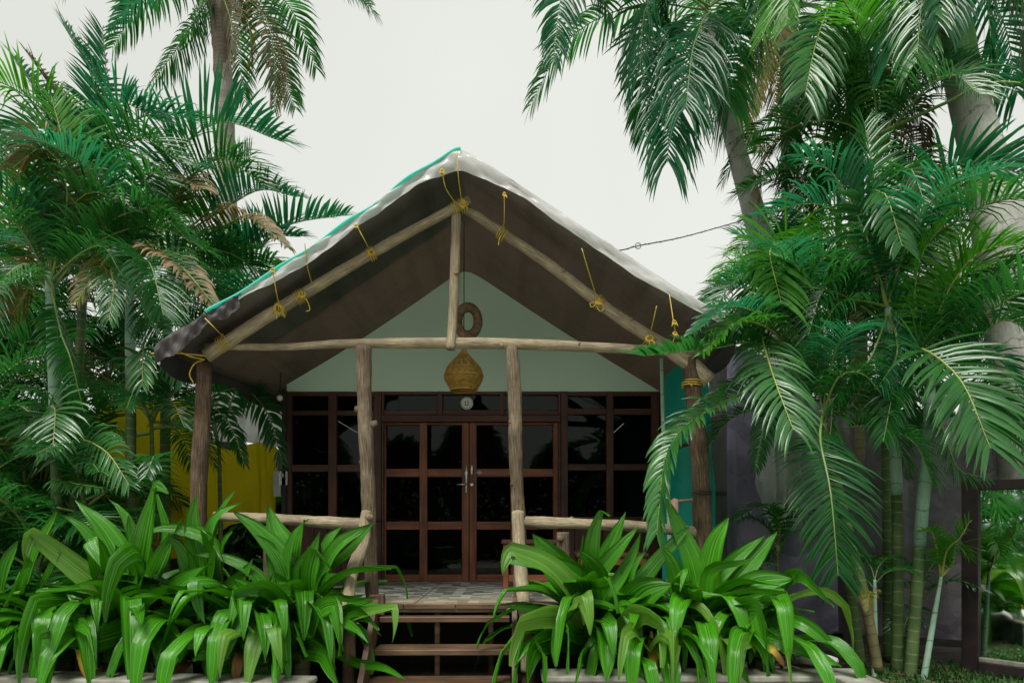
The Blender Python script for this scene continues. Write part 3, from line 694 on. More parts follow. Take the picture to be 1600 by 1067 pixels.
log('newel_post', [P(546, 955, 5.85), P(546, 1090, 5.85)], [0.06, 0.062], 'log_dark', 16, parent=st)
log('newel_post', [P(826, 985, 5.8), P(826, 1095, 5.8)], [0.06, 0.062], 'log_dark', 17, parent=st)

# number plate on the transom
pl = MB(); c0 = P(729.5, 630, YW - 0.0)
tube(pl, [(c0.x, YW + 0.010, c0.z), (c0.x, YW - 0.012, c0.z)], 0.080, 32)
plate = obj('number_plate', pl, 'white', None, smooth=False, label='round white number plate reading 12 above the double door', cat='number plate')
rg = MB(); aa = np.linspace(0, 2 * np.pi, 33); tube(rg, [(c0.x + 0.068 * math.cos(a), YW - 0.0135, c0.z + 0.068 * math.sin(a)) for a in aa], 0.0022, 5, cap=False); obj('ring', rg, 'cord', plate)
# serif numerals as flat polygons
nm = MB(); u = 0.0175
def flatpoly(mb, pts, y):
    k = len(pts); V = [(c0.x + x * u, y, c0.z + z * u) for x, z in pts] + [(c0.x + x * u, y + 0.003, c0.z + z * u) for x, z in pts]
    mb.add(V, [tuple(range(k))] + [(i, k + i, k + (i + 1) % k, (i + 1) % k) for i in range(k)])
flatpoly(nm, [(-1.75, -1.6), (-0.45, -1.6), (-0.45, -1.3), (-0.8, -1.3), (-0.8, 1.6), (-1.1, 1.6), (-1.7, 1.2), (-1.7, 0.95), (-1.35, 1.05), (-1.35, -1.3), (-1.75, -1.3)], YW - 0.016)
tw = [(0.15, 0.75), (0.35, 1.25), (0.85, 1.45), (1.4, 1.25), (1.55, 0.7), (1.25, 0.05), (0.7, -0.6), (0.3, -1.2)]
for a, b in zip(tw[:-1], tw[1:]):
    dx, dz = b[0] - a[0], b[1] - a[1]; l = math.hypot(dx, dz); ox, oz = -dz / l * 0.22, dx / l * 0.22
    flatpoly(nm, [(a[0] - ox, a[1] - oz), (b[0] - ox, b[1] - oz), (b[0] + ox, b[1] + oz), (a[0] + ox, a[1] + oz)], YW - 0.016)
flatpoly(nm, [(0.1, -1.6), (1.75, -1.6), (1.75, -0.95), (1.5, -1.2), (0.1, -1.2)], YW - 0.0165)
obj('numerals', nm, 'ink', plate, smooth=False)
# arrow plate
mb = MB(); c0 = P(748, 738.5, YW); u = 0.045
flatpoly(mb, [(-1, -.28), (.2, -.28), (.2, -.75), (1.05, 0), (.2, .75), (.2, .28), (-1, .28)], YW - 0.048)
obj('arrow_sign', mb, 'stone', None, smooth=False, label='tiny beige arrow on the middle rail of the right door', cat='sign')

# rattan pendant lamp and coir wreath on their cord
YL = 7.5; k = YL / F
prof = [(543, 1.5), (549, 4), (556, 9.5), (564, 17), (573, 25), (583, 29.5), (592, 30), (600, 26), (606, 22), (610, 20)]
py = np.array([p[0] for p in prof]); pr = np.array([p[1] for p in prof]) * k; cx = PX(724.5, YL)
lamp = empty('pendant_lamp', (cx, YL, PZ(610, YL)), label='woven rattan pendant lamp shaped like a teardrop hanging below the porch beam', cat='lamp')
M['rattan'] = simple('honey rattan cane', (0.34, 0.18, 0.03), (0.55, 0.34, 0.07), 20, 0.5, 0.4, 0.4, 80)
M['rattan_in'] = simple('inner rattan weave', (0.20, 0.12, 0.03), (0.50, 0.34, 0.10), 45, 0.7, 0.6, 0.3, 60)
mb = MB(); yy = np.linspace(543, 610, 26); rr = np.interp(yy, py, pr)
for i in range(64):
    a0 = i / 64 * 2 * math.pi
    pts = [(cx + r * math.cos(a0 + 0.05 * math.sin(j * 0.9 + i)), YL + r * math.sin(a0 + 0.05 * math.sin(j * 0.9 + i)), PZ(y, YL)) for j, (y, r) in enumerate(zip(yy, rr))]
    tube(mb, pts, 0.0034, 4, cap=False)
for y in (552, 566, 575, 576.5, 587, 588.5, 596, 603, 609, 610):
    r = float(np.interp(y, py, pr)) + 0.003
    tube(mb, [(cx + r * math.cos(a), YL + r * math.sin(a), PZ(y, YL)) for a in np.linspace(0, 2 * math.pi, 40)], 0.0055 if y in (587, 588.5, 609, 610) else 0.0035, 5, cap=False)
obj('shade', mb, 'rattan', lamp)
mb = MB(); V = []
for y, r in list(zip(yy, rr))[12:]:
    for a in np.linspace(0, 2 * math.pi, 32, endpoint=False): V.append((cx + (r - .008) * math.cos(a), YL + (r - .008) * math.sin(a), PZ(y, YL)))
mb.add(V, [(i * 32 + j, i * 32 + (j + 1) % 32, (i + 1) * 32 + (j + 1) % 32, (i + 1) * 32 + j) for i in range(13) for j in range(32)])
obj('lining', mb, 'rattan_in', lamp)
mb = MB(); tube(mb, [(cx, YL, PZ(544, YL)), (PX(725, YL), YL, PZ(470, YL)), (PX(725, YL), YL, roofz(PX(725, YL), YL))], 0.005, 6); obj('cord', mb, 'cord', lamp)
mb = MB(); YR = 7.38; kk = YR / F; A = np.linspace(0, 2 * math.pi, 120)
pts = [(PX(731, YR) + 15.5 * kk * math.cos(a) + 1.5 * kk * math.sin(a), YR + 0.05 * math.cos(a), PZ(502, YR) + 22 * kk * math.sin(a)) for a in A]
tube(mb, pts, [6.6 * kk], 12, rough=0.1, cap=False, seed=4)
tube(mb, [(p[0] + (7.0 * kk) * math.cos(a) * math.cos(i * 1.35), p[1] - 7.1 * kk * math.sin(i * 1.35), p[2] + 7.0 * kk * math.sin(a) * math.cos(i * 1.35)) for i, (p, a) in enumerate((pts[int(j / 6) % 119], A[int(j / 6) % 119]) for j in range(714))], 0.006, 4, cap=False)
obj('rope_wreath', mb, 'coir', None, label='brown coir rope wreath hanging on the gable behind the king post', cat='wreath')

# yellow rope ties
def rope(name, label, lines, knots=(), r=0.0045, wraps=(), mat='rope'):
    mb = MB()
    for ln in lines: tube(mb, [P(*q) for q in ln], r, 6, seg=14)
    rng = random.Random(hash(label) % 1000 if False else len(label) * 7 + int(lines[0][0][0]))
    for (x, y, Y, s) in knots:
        for i in range(7):
            a = rng.random() * 6.28; b = rng.random() * 6.28
            c = P(x, y, Y); pts = []
            for j in range(7):
                t = j / 6 * 5.5 + a; pts.append((c.x + s * math.cos(t) * math.cos(b), c.y - 0.02 + s * 0.6 * math.sin(t) * math.sin(b), c.z + s * math.sin(t) * (0.6 + 0.4 * rng.random())))
            tube(mb, pts, r, 5, seg=16)
        for i in range(3):
            a = rng.random() * 6.28; c = P(x, y, Y)
            tube(mb, [c, (c.x + s * 0.9 * math.cos(a), c.y - .03, c.z - s * 0.6), (c.x + s * 1.6 * math.cos(a), c.y - .03, c.z - s * (1.0 + rng.random()))], r * .9, 5, seg=6)
    for (x, y, Y, dx, dz, rr, k) in wraps:      # coils round a pole whose direction is (dx, dz)
        c = np.array(P(x, y, Y)); t = np.array([dx, 0, dz]) / math.hypot(dx, dz); s1 = np.cross(t, [0, 1, 0]); pts = []
        for j in range(k * 12):
            a = j / 12 * 6.28; pts.append(c + t * (j / 12 - k / 2) * 0.022 + s1 * rr * math.cos(a) + np.array([0, 1, 0]) * rr * math.sin(a))
        tube(mb, pts, r, 5)
    return obj(name, mb, mat, None, label=label, cat='rope tie', group='yellow ropes lashing the roof sheet to the log frame')
E = 6.11
rope('rope_tie', 'yellow rope lashing at the top where both rafter poles cross the king post', [[(714, 238, E - .03), (716, 275, 6.1), (722, 318, 6.38)]], [(724, 320, 6.38, .04)], wraps=[(722, 322, 6.46, 1, .2, .07, 4)])
rope('rope_tie', 'yellow rope from the plastic edge to the upper end of the left rafter', [[(691, 268, E - .05), (697, 295, 6.1), (715, 322, 6.36)]], [(691, 270, E - .05, .02)], wraps=[(710, 325, 6.42, 1, .55, .056, 3)])
rope('rope_tie', 'yellow rope tied halfway up the left rafter with a small wrapped knot', [[(557, 352, E - .05), (570, 376, 6.1), (580, 396, 6.36)]], [(557, 355, E - .05, .018), (581, 396, 6.36, .03)], wraps=[(580, 397, 6.42, 1, .6, .062, 3)])
rope('rope_tie', 'thin slack yellow line reaching the left rafter without a knot', [[(476, 380, E - .05), (480, 415, 6.15), (488, 446, 6.4)]], r=0.004)
rope('rope_tie', 'yellow rope with a frayed loop dangling below the left rafter', [[(472, 462, 6.36), (480, 470, 6.34), (484, 484, 6.34), (478, 486, 6.34)]], [(473, 461, 6.36, .035)], wraps=[(468, 464, 6.42, 1, .62, .066, 4)])
rope('rope_tie', 'bright yellow rope with a large starry knot low on the left rafter', [[(426, 421, E - .05), (431, 452, 6.1), (437, 482, 6.34)]], [(427, 424, E - .05, .02), (436, 484, 6.34, .05)], wraps=[(438, 482, 6.42, 1, .62, .068, 3)])
rope('rope_tie', 'yellow rope wrapped round the lowest end of the left rafter', [[(320, 497, E - .02), (336, 513, 6.1), (349, 526, 6.34)]], wraps=[(349, 536, 6.42, 1, .62, .074, 5)])
rope('rope_tie', 'yellow guy lines stretched from the left roof corner to the outer post', [[(236, 552, E), (280, 552, 6.2), (322, 556, 6.36)], [(274, 545, E + .1), (295, 556, 6.2), (320, 562, 6.36)], [(318, 562, 6.36), (304, 568, 6.3), (296, 584, 6.28), (302, 598, 6.28)]], r=0.006)
rope('rope_tie', 'yellow rope tied near the top of the right rafter with a long tail', [[(788, 303, E - .05), (788, 335, 6.15), (787, 360, 6.42)], [(784, 366, 6.42), (780, 374, 6.4), (779, 383, 6.4)]], [(788, 306, E - .05, .018)], wraps=[(785, 365, 6.5, 1, -.66, .064, 4)])
rope('rope_tie', 'yellow rope with a double looped bow on the middle of the right rafter', [[(909, 388, E - .05), (920, 425, 6.15), (934, 470, 6.42)], [(936, 474, 6.42), (924, 480, 6.4), (922, 474, 6.4), (936, 472, 6.4), (944, 480, 6.4), (938, 487, 6.4), (932, 478, 6.4)]], [(935, 473, 6.42, .03)], wraps=[(936, 472, 6.5, 1, -.66, .068, 3)])
rope('rope_tie', 'yellow rope tied near the lower end of the right rafter', [[(1026, 478, E - .05), (1020, 505, 6.15), (1014, 528, 6.4)]], [(1014, 530, 6.4, .035)], wraps=[(1014, 530, 6.5, 1, -.66, .07, 3)])
rope('rope_tie', 'knotted yellow rope end dangling free at the right roof corner', [[(1046, 460, E - .05), (1052, 500, 6.0), (1055, 520, 6.05), (1050, 540, 6.08), (1046, 550, 6.08)]], [(1053, 505, 6.02, .02), (1054, 522, 6.05, .02), (1049, 542, 6.08, .022)])
rope('rope_tie', 'yellow rope coiled round the head of the right outer post', [[(1076, 598, 6.4), (1082, 603, 6.4)]], wraps=[(1081, 600, 6.5, .02, 1, .092, 3)])
rope('rope_tie', 'thin dark cord wound round the middle of the right outer post', [[(1092, 770, 6.4), (1113, 771, 6.4)]], wraps=[(1096, 770, 6.5, .02, 1, .094, 2)], r=0.005, mat='cord')
# cable to the leaning palm
mb = MB(); pts = [P(945, 394, 6.6), P(975, 390, 6.9), P(997, 384, 7.1), P(1060, 372, 7.9), P(1120, 356, 8.7), P(1175, 340, 9.4)]
tube(mb, pts, 0.007, 6, seg=50); tube(mb, [p + Vector((0, 0, 0.009 * math.sin(i * 2.3))) for i, p in enumerate([Vector(q) for q in spline(pts, 40)])], 0.004, 5)
for i in range(4): a = i * 1.6; c = P(997, 384, 7.1); tube(mb, [(c.x + .03 * math.cos(a + t), c.y, c.z + .03 * math.sin(a + t)) for t in np.linspace(0, 4, 8)], 0.005, 5)
obj('overhead_cable', mb, 'cable', None, label='twisted grey cable running from the roof edge to the leaning palm', cat='cable')

# little fittings left of the windows
mb = MB(); c = P(443, 747, 8.84); box(mb, c.x - .055, c.x + .055, 8.80, 8.84, c.z - .09, c.z + .09, .008)
sw = obj('light_switch', mb, 'white', None, smooth=False, label='small white switch box on the timber beside the left window', cat='switch')
mb = MB(); box(mb, c.x - .02, c.x + .02, 8.788, 8.799, c.z + .005, c.z + .06, .003); obj('rocker', mb, 'stone', sw, smooth=False)
mb = MB(); c = P(434, 755, 8.82); box(mb, c.x - .055, c.x + .04, 8.81, 8.816, c.z - .17, c.z + .16, 0.002)
obj('paper_notice', mb, 'stone', None, smooth=False, label='grey paper notice hanging at the left end of the windows', cat='notice')
mb = MB(); c = P(437, 622, 8.4)
V = []; 
for i in range(9):
    for j in range(12):
        r = 0.038 * math.sin(math.pi * (0.04 + 0.92 * i / 8)); V.append((c.x + r * math.cos(j / 12 * 6.283), c.y + r * math.sin(j / 12 * 6.283), c.z + .038 * math.cos(math.pi * (0.04 + 0.92 * i / 8))))
mb.add(V, [(i * 12 + j, i * 12 + (j + 1) % 12, (i + 1) * 12 + (j + 1) % 12, (i + 1) * 12 + j) for i in range(8) for j in range(12)])
bl = obj('light_bulb', mb, 'white', None, label='unlit white bulb under the left eave of the porch', cat='bulb')
mb = MB(); tube(mb, [(c.x, c.y, c.z + .035), (c.x, c.y, c.z + .09)], 0.02, 10); tube(mb, [(c.x, c.y, c.z + .09), (c.x, c.y + .05, roofz(c.x, c.y) + .02)], 0.006, 6); obj('socket', mb, 'cord', bl)

# wooden side table beside the right post, bench further right
def chair_like(name, label, cat, x0, x1, y0, y1, h, back):
    t = empty(name, ((x0 + x1) / 2, (y0 + y1) / 2, DZ), label=label, cat=cat)
    mb = MB(); box(mb, x0 - .02, x1 + .02, y0 - .02, y1 + .02, DZ + h - .04, DZ + h, .006); obj('seat', mb, 'darkwood_h', t, smooth=False)
    for x in (x0, x1 - .06):
        for y in (y0, y1 - .06):
            mb = MB(); box(mb, x, x + .06, y, y + .06, DZ + 0.001, DZ + h - .04, .005); obj('leg', mb, 'wood_v', t, smooth=False)
    mb = MB(); box(mb, x0 + .06, x1 - .06, y0 + .01, y0 + .04, DZ + .10, DZ + .17, .004); obj('stretcher', mb, 'wood_h', t, smooth=False); mb = MB(); box(mb, x0 + .06, x1 - .06, y0 + .008, y0 + .035, DZ + h - .13, DZ + h - .045, .004); obj('apron', mb, 'wood_h', t, smooth=False)
    if back:
        mb = MB()
        for x in (x0, x1 - .05): box(mb, x, x + .05, y1 - .05, y1, DZ + h, DZ + h + .5, .005)
        box(mb, x0 + .05, x1 - .05, y1 - .045, y1 - .01, DZ + h + .36, DZ + h + .5, .005); box(mb, x0 + .05, x1 - .05, y1 - .045, y1 - .01, DZ + h + .12, DZ + h + .22, .005)
        obj('backrest', mb, 'wood_h', t, smooth=False)
    return t
chair_like('side_table', 'dark wooden side table on the deck right of the door post', 'table', PX(786, 7.6), PX(786, 7.6) + .62, 7.6, 8.2, .56, False)
chair_like('low_bench', 'low dark wooden bench behind the right porch railing', 'bench', PX(905, 7.4), PX(905, 7.4) + .75, 7.5, 7.95, .42, False)

# tarpaulins and sheets
mb = MB(); grid_sheet(mb, [(150, 640, 880, 9.05), (185, 626, 880, 9.05), (297, 625, 870, 9.05), (318, 690, 850, 9.05), (360, 704, 820, 9.05), (400, 690, 812, 9.05), (421, 694, 806, 9.05), (432, 700, 802, 9.05)], 9.6, rip=.025, seed=3)
obj('tarp_screen', mb, 'yellow_tarp', None, label='bright yellow tarpaulin screen hung behind the left porch post', cat='tarpaulin')
mb = MB(); grid_sheet(mb, [(330, 612, 690, 10.4), (380, 612, 690, 10.4), (445, 620, 700, 10.4)], 10.4, rip=.03, seed=4)
obj('plastic_sheet', mb, 'plastic_pale', None, label='pale plastic sheet behind palm fronds above the yellow tarpaulin', cat='plastic sheet')
mb = MB(); grid_sheet(mb, [(1034, 600, 905, 7.6), (1042, 585, 905, 7.5), (1070, 560, 905, 7.3), (1100, 565, 905, 7.2), (1106, 575, 905, 7.15), (1110, 640, 905, 7.1), (1112, 700, 905, 7.1), (1118, 770, 905, 7.1)], 7.2, rip=.018, seed=6, nz=24)
obj('tarp_screen', mb, 'teal_tarp', None, label='teal tarpaulin closing the right side of the porch behind the post', cat='tarpaulin')
mb = MB(); grid_sheet(mb, [(1108, 545, 960, 7.5), (1136, 545, 960, 7.5)], 7.5, rip=.006, seed=2); V0 = P(1115, 772, 7.4)
sidep = obj('sheet_panel', mb, 'panel', None, label='narrow dark grey upright panel between teal and violet tarpaulins', cat='panel')
mb = MB(); box(mb, PX(1110, 7.4), PX(1136, 7.4), 7.40, 7.42, PZ(774, 7.4), PZ(768, 7.4), .003); obj('strap', mb, 'cord', sidep, smooth=False)
mb = MB(); grid_sheet(mb, [(1132, 535, 985, 8.0), (1150, 540, 985, 7.95), (1200, 560, 985, 8.05), (1250, 610, 985, 8.1), (1310, 640, 985, 8.2)], 8.0, rip=.014, seed=8, freq=4, nz=20)
obj('tarp_screen', mb, 'purple_tarp', None, label='dark violet grey tarpaulin wall right of the teal one', cat='tarpaulin')
mb = MB(); grid_sheet(mb, [(1180, 690, 752, 7.8), (1196, 668, 800, 7.7), (1216, 660, 840, 7.65), (1236, 664, 812, 7.7), (1256, 690, 756, 7.8)], 7.8, rip=.06, seed=9, nz=20)
obj('plastic_sheet', mb, 'plastic_pale', None, label='crumpled pale plastic bundle hanging on the violet tarpaulin', cat='plastic sheet')
mb = MB(); grid_sheet(mb, [(1290, 640, 990, 8.6), (1340, 640, 990, 8.5), (1420, 640, 995, 8.4), (1520, 655, 1000, 8.2), (1640, 660, 1010, 8.0)], 8.4, rip=.035, seed=10, freq=4, nz=20)
obj('plastic_sheet', mb, 'plastic_dark', None, label='clouded grey plastic wall behind the slender palm stems', cat='plastic sheet')
mb = MB(); grid_sheet(mb, [(1280, 600, 700, 9.6), (1340, 600, 720, 9.5), (1400, 600, 720, 9.4)], 9.4, rip=.06, seed=12, nz=12)
obj('plastic_sheet', mb, 'plastic_pale', None, label='pale plastic sheet glimpsed high between the right palm stems', cat='plastic sheet')
# bamboo uprights and rails at the right end of the porch, towel
fr = empty('pole_rack', P(1044, 900, 7.0), label='thin bamboo pole rack standing before the teal tarpaulin', cat='rack')
mb = MB(); tube(mb, [P(1034, 560, 6.9), P(1037, 680, 6.9), P(1045, 800, 6.9), P(1046, 935, 6.9)], .022, 10, seg=14); obj('upright', mb, 'stem_pale', fr)
mb = MB(); tube(mb, [P(1040, 785, 6.95), P(1088, 780, 6.95)], .016, 8, seg=8, rough=.06); obj('rail', mb, 'log_pale', fr)
mb = MB(); tube(mb, [P(1040, 704, 6.95), P(1088, 690, 6.95)], .02, 8, seg=8, rough=.06); obj('rail', mb, 'log_dark', fr)
mb = MB(); grid_sheet(mb, [(1048, 782, 822, 6.9), (1053, 778, 835, 6.9), (1060, 780, 830, 6.9)], 6.9, rip=.01, seed=3, nz=10); obj('towel', mb, 'pink', None, label='faded pink towel hanging on the bamboo rail by the teal sheet', cat='towel')

# low planter wall in front of the planting
def wallbox(name, segs, label):
    mb = MB(); t = empty(name, (segs[0][0], segs[0][2], 0), label=label, cat='low wall')
    for (x0, x1, y0, y1, z, rot) in segs:
        cx_, cy = (x0 + x1) / 2, (y0 + y1) / 2
        box(mb, x0, x1, y0, y1, 0, z - .05, .01, M4=Matrix.Rotation(rot, 4, 'Z'))
    obj('wall_face', mb, 'paint_green', t, smooth=False)
    mb = MB()
    for (x0, x1, y0, y1, z, rot) in segs: box(mb, x0 - .015, x1 + .015, y0 - .02, y1 + .02, z - .05, z, .012, M4=Matrix.Rotation(rot, 4, 'Z'))
    obj('coping', mb, 'plaster', t, smooth=False); return t
wallbox('planter_wall', [(-7.4, -1.55, 5.36, 5.60, .295, R(-4.5))], 'low mint wall with pale coping in front of the left broad leaved plants')
wallbox('planter_wall', [(0.25, 2.55, 5.37, 5.64, .295, 0), (2.552, 2.80, 2.5, 5.64, .297, 0)], 'low pale walled corner in front of the right broad leaved plants')
mb = MB(); rng = np.random.default_rng(2); c = P(1272, 1033, 5.75); V = []
for i in range(7):
    for j in range(14):
        a = j / 14 * 6.283; e = i / 6 * math.pi; r = math.sin(e); m = 1 + .18 * math.sin(a * 3 + 1) + .1 * math.sin(a * 5 + e * 3)
        V.append((c.x + .20 * r * m * math.cos(a), c.y + .09 * r * m * math.sin(a), .335 + .045 * math.cos(e) * m + .02 * math.sin(a * 2)))
mb.add(V, [(i * 14 + j, i * 14 + (j + 1) % 14, (i + 1) * 14 + (j + 1) % 14, (i + 1) * 14 + j) for i in range(6) for j in range(14)])
obj('flat_stone', mb, 'stone', None, label='pale flat stone lying on the corner of the right planter wall', cat='stone')

# mirror in a dark frame
mA = Vector((PX(1505, 6.93), 6.93, 0)); ang = math.atan2(-0.60, 0.47); ux = Vector((math.cos(ang), math.sin(ang), 0)); nx_ = Vector((ux.y, -ux.x, 0))
mir = empty('standing_mirror', mA, label='tall dark framed mirror at the lawn edge reflecting the garden', cat='mirror')
def mbox(mb, a, b, z0, z1, d0, d1, bev=.006):
    bm = bmesh.new(); bmesh.ops.create_cube(bm, size=1)
    for v in bm.verts: v.co = Vector((v.co.x * (b - a), v.co.y * (d1 - d0), v.co.z * (z1 - z0)))
    bmesh.ops.bevel(bm, geom=bm.edges[:], offset=bev, segments=1, affect='EDGES'); bm.verts.index_update()
    cc = mA + ux * (a + b) / 2 + nx_ * (d0 + d1) / 2
    mb.add([tuple(cc + ux * v.co.x + nx_ * v.co.y + Vector((0, 0, (z0 + z1) / 2 + v.co.z))) for v in bm.verts], [[v.index for v in f.verts] for f in bm.faces]); bm.free()
Zt = PZ(752, 6.93); mb = MB(); W_ = 1.25
mbox(mb, 0, .15, .0, Zt, -.05, .05); mbox(mb, W_ - .15, W_, .0, Zt, -.05, .05); mbox(mb, .15, W_ - .15, Zt - .10, Zt, -.048, .048); mbox(mb, .15, W_ - .15, .0, .125, -.06, .06)
obj('frame', mb, 'black_frame', mir, smooth=False)
mb = MB(); mbox(mb, .15, W_ - .15, .165, Zt - .10, -.02, .012, .001); obj('mirror_glass', mb, 'mirror', mir, smooth=False)
mb = MB(); mbox(mb, .15, W_ - .15, .125, .165, -.03, .045, .004); obj('sill', mb, 'plaster', mir, smooth=False)

# ================================================================== BROAD LEAVED PLANTS
def facing(pts):
    r = np.array(pts[-1]) - np.array(pts[0]); r[2] = 0; r /= np.linalg.norm(r) + 1e-9
    return -r * .45 + np.array([0, -.9, .3])
def crinum(root, label, base_px, Yb, leaves, hangs=(), extra=26, seed=0, olds=(), size=1.0, low=0.0, only=False):
    """leaves: [(x0,y0, x1,y1, x2,y2, width_px)], hangs the same plus the point the folded tip hangs to"""
    rng = random.Random(seed)
    b = P(base_px[0], base_px[1], Yb); b.z = 0
    t = empty(root, b, label=label, cat='plant', group='broad leaved lily plants in front of the porch')
    bz = 0.30
    stem = MB(); tube(stem, [(b.x, b.y, -0.02), (b.x + .02, b.y - .01, .3), (b.x + .01, b.y, .62)], [.09, .075, .045], 12, seg=10, rough=.08, seed=seed); obj('stem', stem, 'stem_yellow', t)
    fol = MB(); n = 0
    def base(): return Vector((b.x + rng.uniform(-.06, .06), b.y + rng.uniform(-.06, .06), rng.uniform(.22, .5)))
    for k, q in enumerate(list(leaves) + list(hangs)):
        x0, y0, x1, y1, x2, y2, wpx = q[:7]
        hang = q[7:9] if len(q) >= 9 else None
        ytip = hang[1] if hang else y2
        front = min(1, max(0, (ytip - 790) / 250.0))
        dY = -0.70 * front + rng.uniform(-.10, .14)
        if hang: dY = min(dY, -0.25) - 0.1
        p0, p1, p2 = P(x0, y0, Yb + dY * .35), P(x1, y1, Yb + dY * .75), P(x2, y2, Yb + dY)
        bb = base(); pts = [bb, bb.lerp(p0, .5) + Vector((0, 0, .06)), p0, p1, p2]
        if (p0 - bb).length < .22: pts = [bb, p0, p1, p2]
        hp = P(hang[0], hang[1], Yb + dY - .07) if hang else None
        W = wpx * (Yb + dY) / F * 1.25
        pale = 1 if (hang and rng.random() < .3) else 0
        leaf_mb(fol, pts, W, hp, fold=rng.uniform(.2, .5), seed=seed * 100 + k, mi=pale, roll=rng.uniform(-22, 22), up=facing(pts))
    for k in range(extra):                                   # the rest of the rosette, around and behind
        a = k / extra * 6.283 + rng.uniform(-.3, .3); el = rng.uniform(.55, 1.3) if k % 4 else rng.uniform(.1, .5)
        l = rng.uniform(.75, 1.1) * size; d = Vector((math.cos(a), math.sin(a), 0))
        bb = base(); bb.z = min(bb.z, .40)
        p1 = bb + d * l * .30 * math.cos(el) + Vector((0, 0, l * .40 * max(.3, math.sin(el))))
        p2 = bb + d * l * .68 * math.cos(el * .8) + Vector((0, 0, l * .62 * math.sin(el) + .05))
        p3 = bb + d * l * (1.0 if el > .4 else .9) * math.cos(el * .55) + Vector((0, 0, l * .72 * math.sin(el) - (.0 if el > .8 else .12)))
        if p3.y < 5.0: p3.y = 5.0 + rng.uniform(0, .15)
        hp = None
        if rng.random() < .35: hp = p3 + d * .10 + Vector((0, 0, -rng.uniform(.18, .3)))
        p3.z = max(p3.z, .15 if hp is None else .42)
        leaf_mb(fol, [bb, p1, p2, p3], rng.uniform(.12, .20) * size, hp, fold=rng.uniform(.2, .5), seed=seed * 100 + 60 + k, roll=rng.uniform(-15, 15))
    for k in range(7):                                      # lowest leaves leaning out over the planter wall
        a = -1.5708 + (k - 3) / 3 * 1.25 + rng.uniform(-.12, .12); d = Vector((math.cos(a), math.sin(a), 0)); bb = base(); bb.z = rng.uniform(.3, .5)
        l = rng.uniform(.55, .8); h = rng.uniform(.50, .95)
        p1 = bb + d * l * .4 + Vector((0, 0, (h - bb.z) * .8)); p2 = bb + d * l * .8; p2.z = h; p3 = bb + d * l * 1.05; p3.z = h - rng.uniform(.05, .2)
        hp = p3 + d * rng.uniform(.04, .16); hp.z = max(.12, p3.z - rng.uniform(.25, .5))
        leaf_mb(fol, [bb, p1, p2, p3], rng.uniform(.14, .21), hp, fold=rng.uniform(.2, .5), seed=seed * 100 + 85 + k, roll=rng.uniform(-25, 25), mi=1 if rng.random() < .12 else 0)
    obj('foliage', fol, ['crinum', 'crinum_pale'], t)
    for k, (q, m) in enumerate(olds):
        om = MB(); x0, y0, x1, y1, x2, y2, wpx = q
        leaf_mb(om, [P(x0, y0, Yb - .35), P(x1, y1, Yb - .5), P(x2, y2, Yb - .55)], wpx * 5.5 / F * 1.1, fold=.5, seed=k + seed, wav=.16)
        tag(obj('withered_leaf', om, m, t), label='yellow withered leaf' if m == 'crinum_old' else 'brown withered leaf')
    return t

crinum('lily_plant', 'broad leaved plant cut by the left picture edge with one long drooping pale leaf', (12, 960), 5.95,
    [(25, 970, 55, 870, 88, 800, 26), (0, 960, 10, 890, 27, 845, 30), (30, 950, 50, 890, 78, 812, 14), (0, 990, -10, 940, -40, 880, 30), (40, 960, 75, 900, 96, 850, 24), (20, 1000, -5, 1000, -30, 1020, 30)],
    [(110, 940, 80, 936, 58, 940, 24, 32, 1075), (50, 880, 40, 880, 40, 885, 24, 8, 948), (20, 990, 25, 985, 28, 990, 16, 22, 1030)], extra=26, seed=1)
crinum('lily_plant', 'tallest broad leaved plant at left with a wide upright leaf whose tip hooks over', (200, 930), 6.0,
    [(245, 900, 265, 840, 246, 772, 28), (190, 880, 160, 825, 117, 781, 32), (150, 850, 122, 818, 96, 804, 20), (215, 870, 195, 805, 169, 779, 20), (222, 870, 208, 835, 200, 805, 30),
     (205, 985, 160, 1000, 106, 1010, 44), (230, 980, 262, 1000, 300, 1012, 30), (235, 905, 262, 850, 285, 810, 26), (170, 1010, 190, 1030, 170, 1058, 28), (260, 930, 300, 900, 330, 880, 30), (180, 930, 190, 880, 180, 850, 34)],
    [(222, 900, 232, 830, 244, 757, 42, 264, 772), (160, 920, 90, 862, 48, 832, 30, 40, 886), (225, 880, 210, 862, 184, 882, 34, 167, 970), (160, 940, 155, 934, 152, 937, 24, 152, 985), (160, 900, 150, 860, 138, 842, 28, 158, 886), (215, 900, 208, 872, 195, 860, 16, 200, 895)],
    extra=26, seed=2, olds=[((150, 1045, 146, 1050, 138, 1075, 20), 'crinum_dead'), ((290, 1030, 280, 1040, 262, 1075, 24), 'crinum_dead')])
crinum('lily_plant', 'broad leaved plant before the left outer post with a horizontal pale leaf', (320, 945), 6.05,
    [(330, 850, 272, 826, 216, 833, 20), (312, 880, 300, 820, 306, 773, 30), (335, 850, 345, 800, 366, 768, 20), (325, 850, 340, 805, 382, 784, 20), (300, 900, 285, 860, 262, 835, 28), (345, 900, 350, 850, 362, 830, 26), (340, 940, 380, 900, 395, 872, 26)],
    [(400, 1015, 350, 1005, 275, 1008, 24, 240, 1075), (345, 915, 330, 905, 306, 906, 26, 322, 975), (330, 850, 320, 826, 312, 824, 24, 330, 842), (330, 900, 335, 850, 335, 845, 20, 350, 880)], extra=26, seed=3)
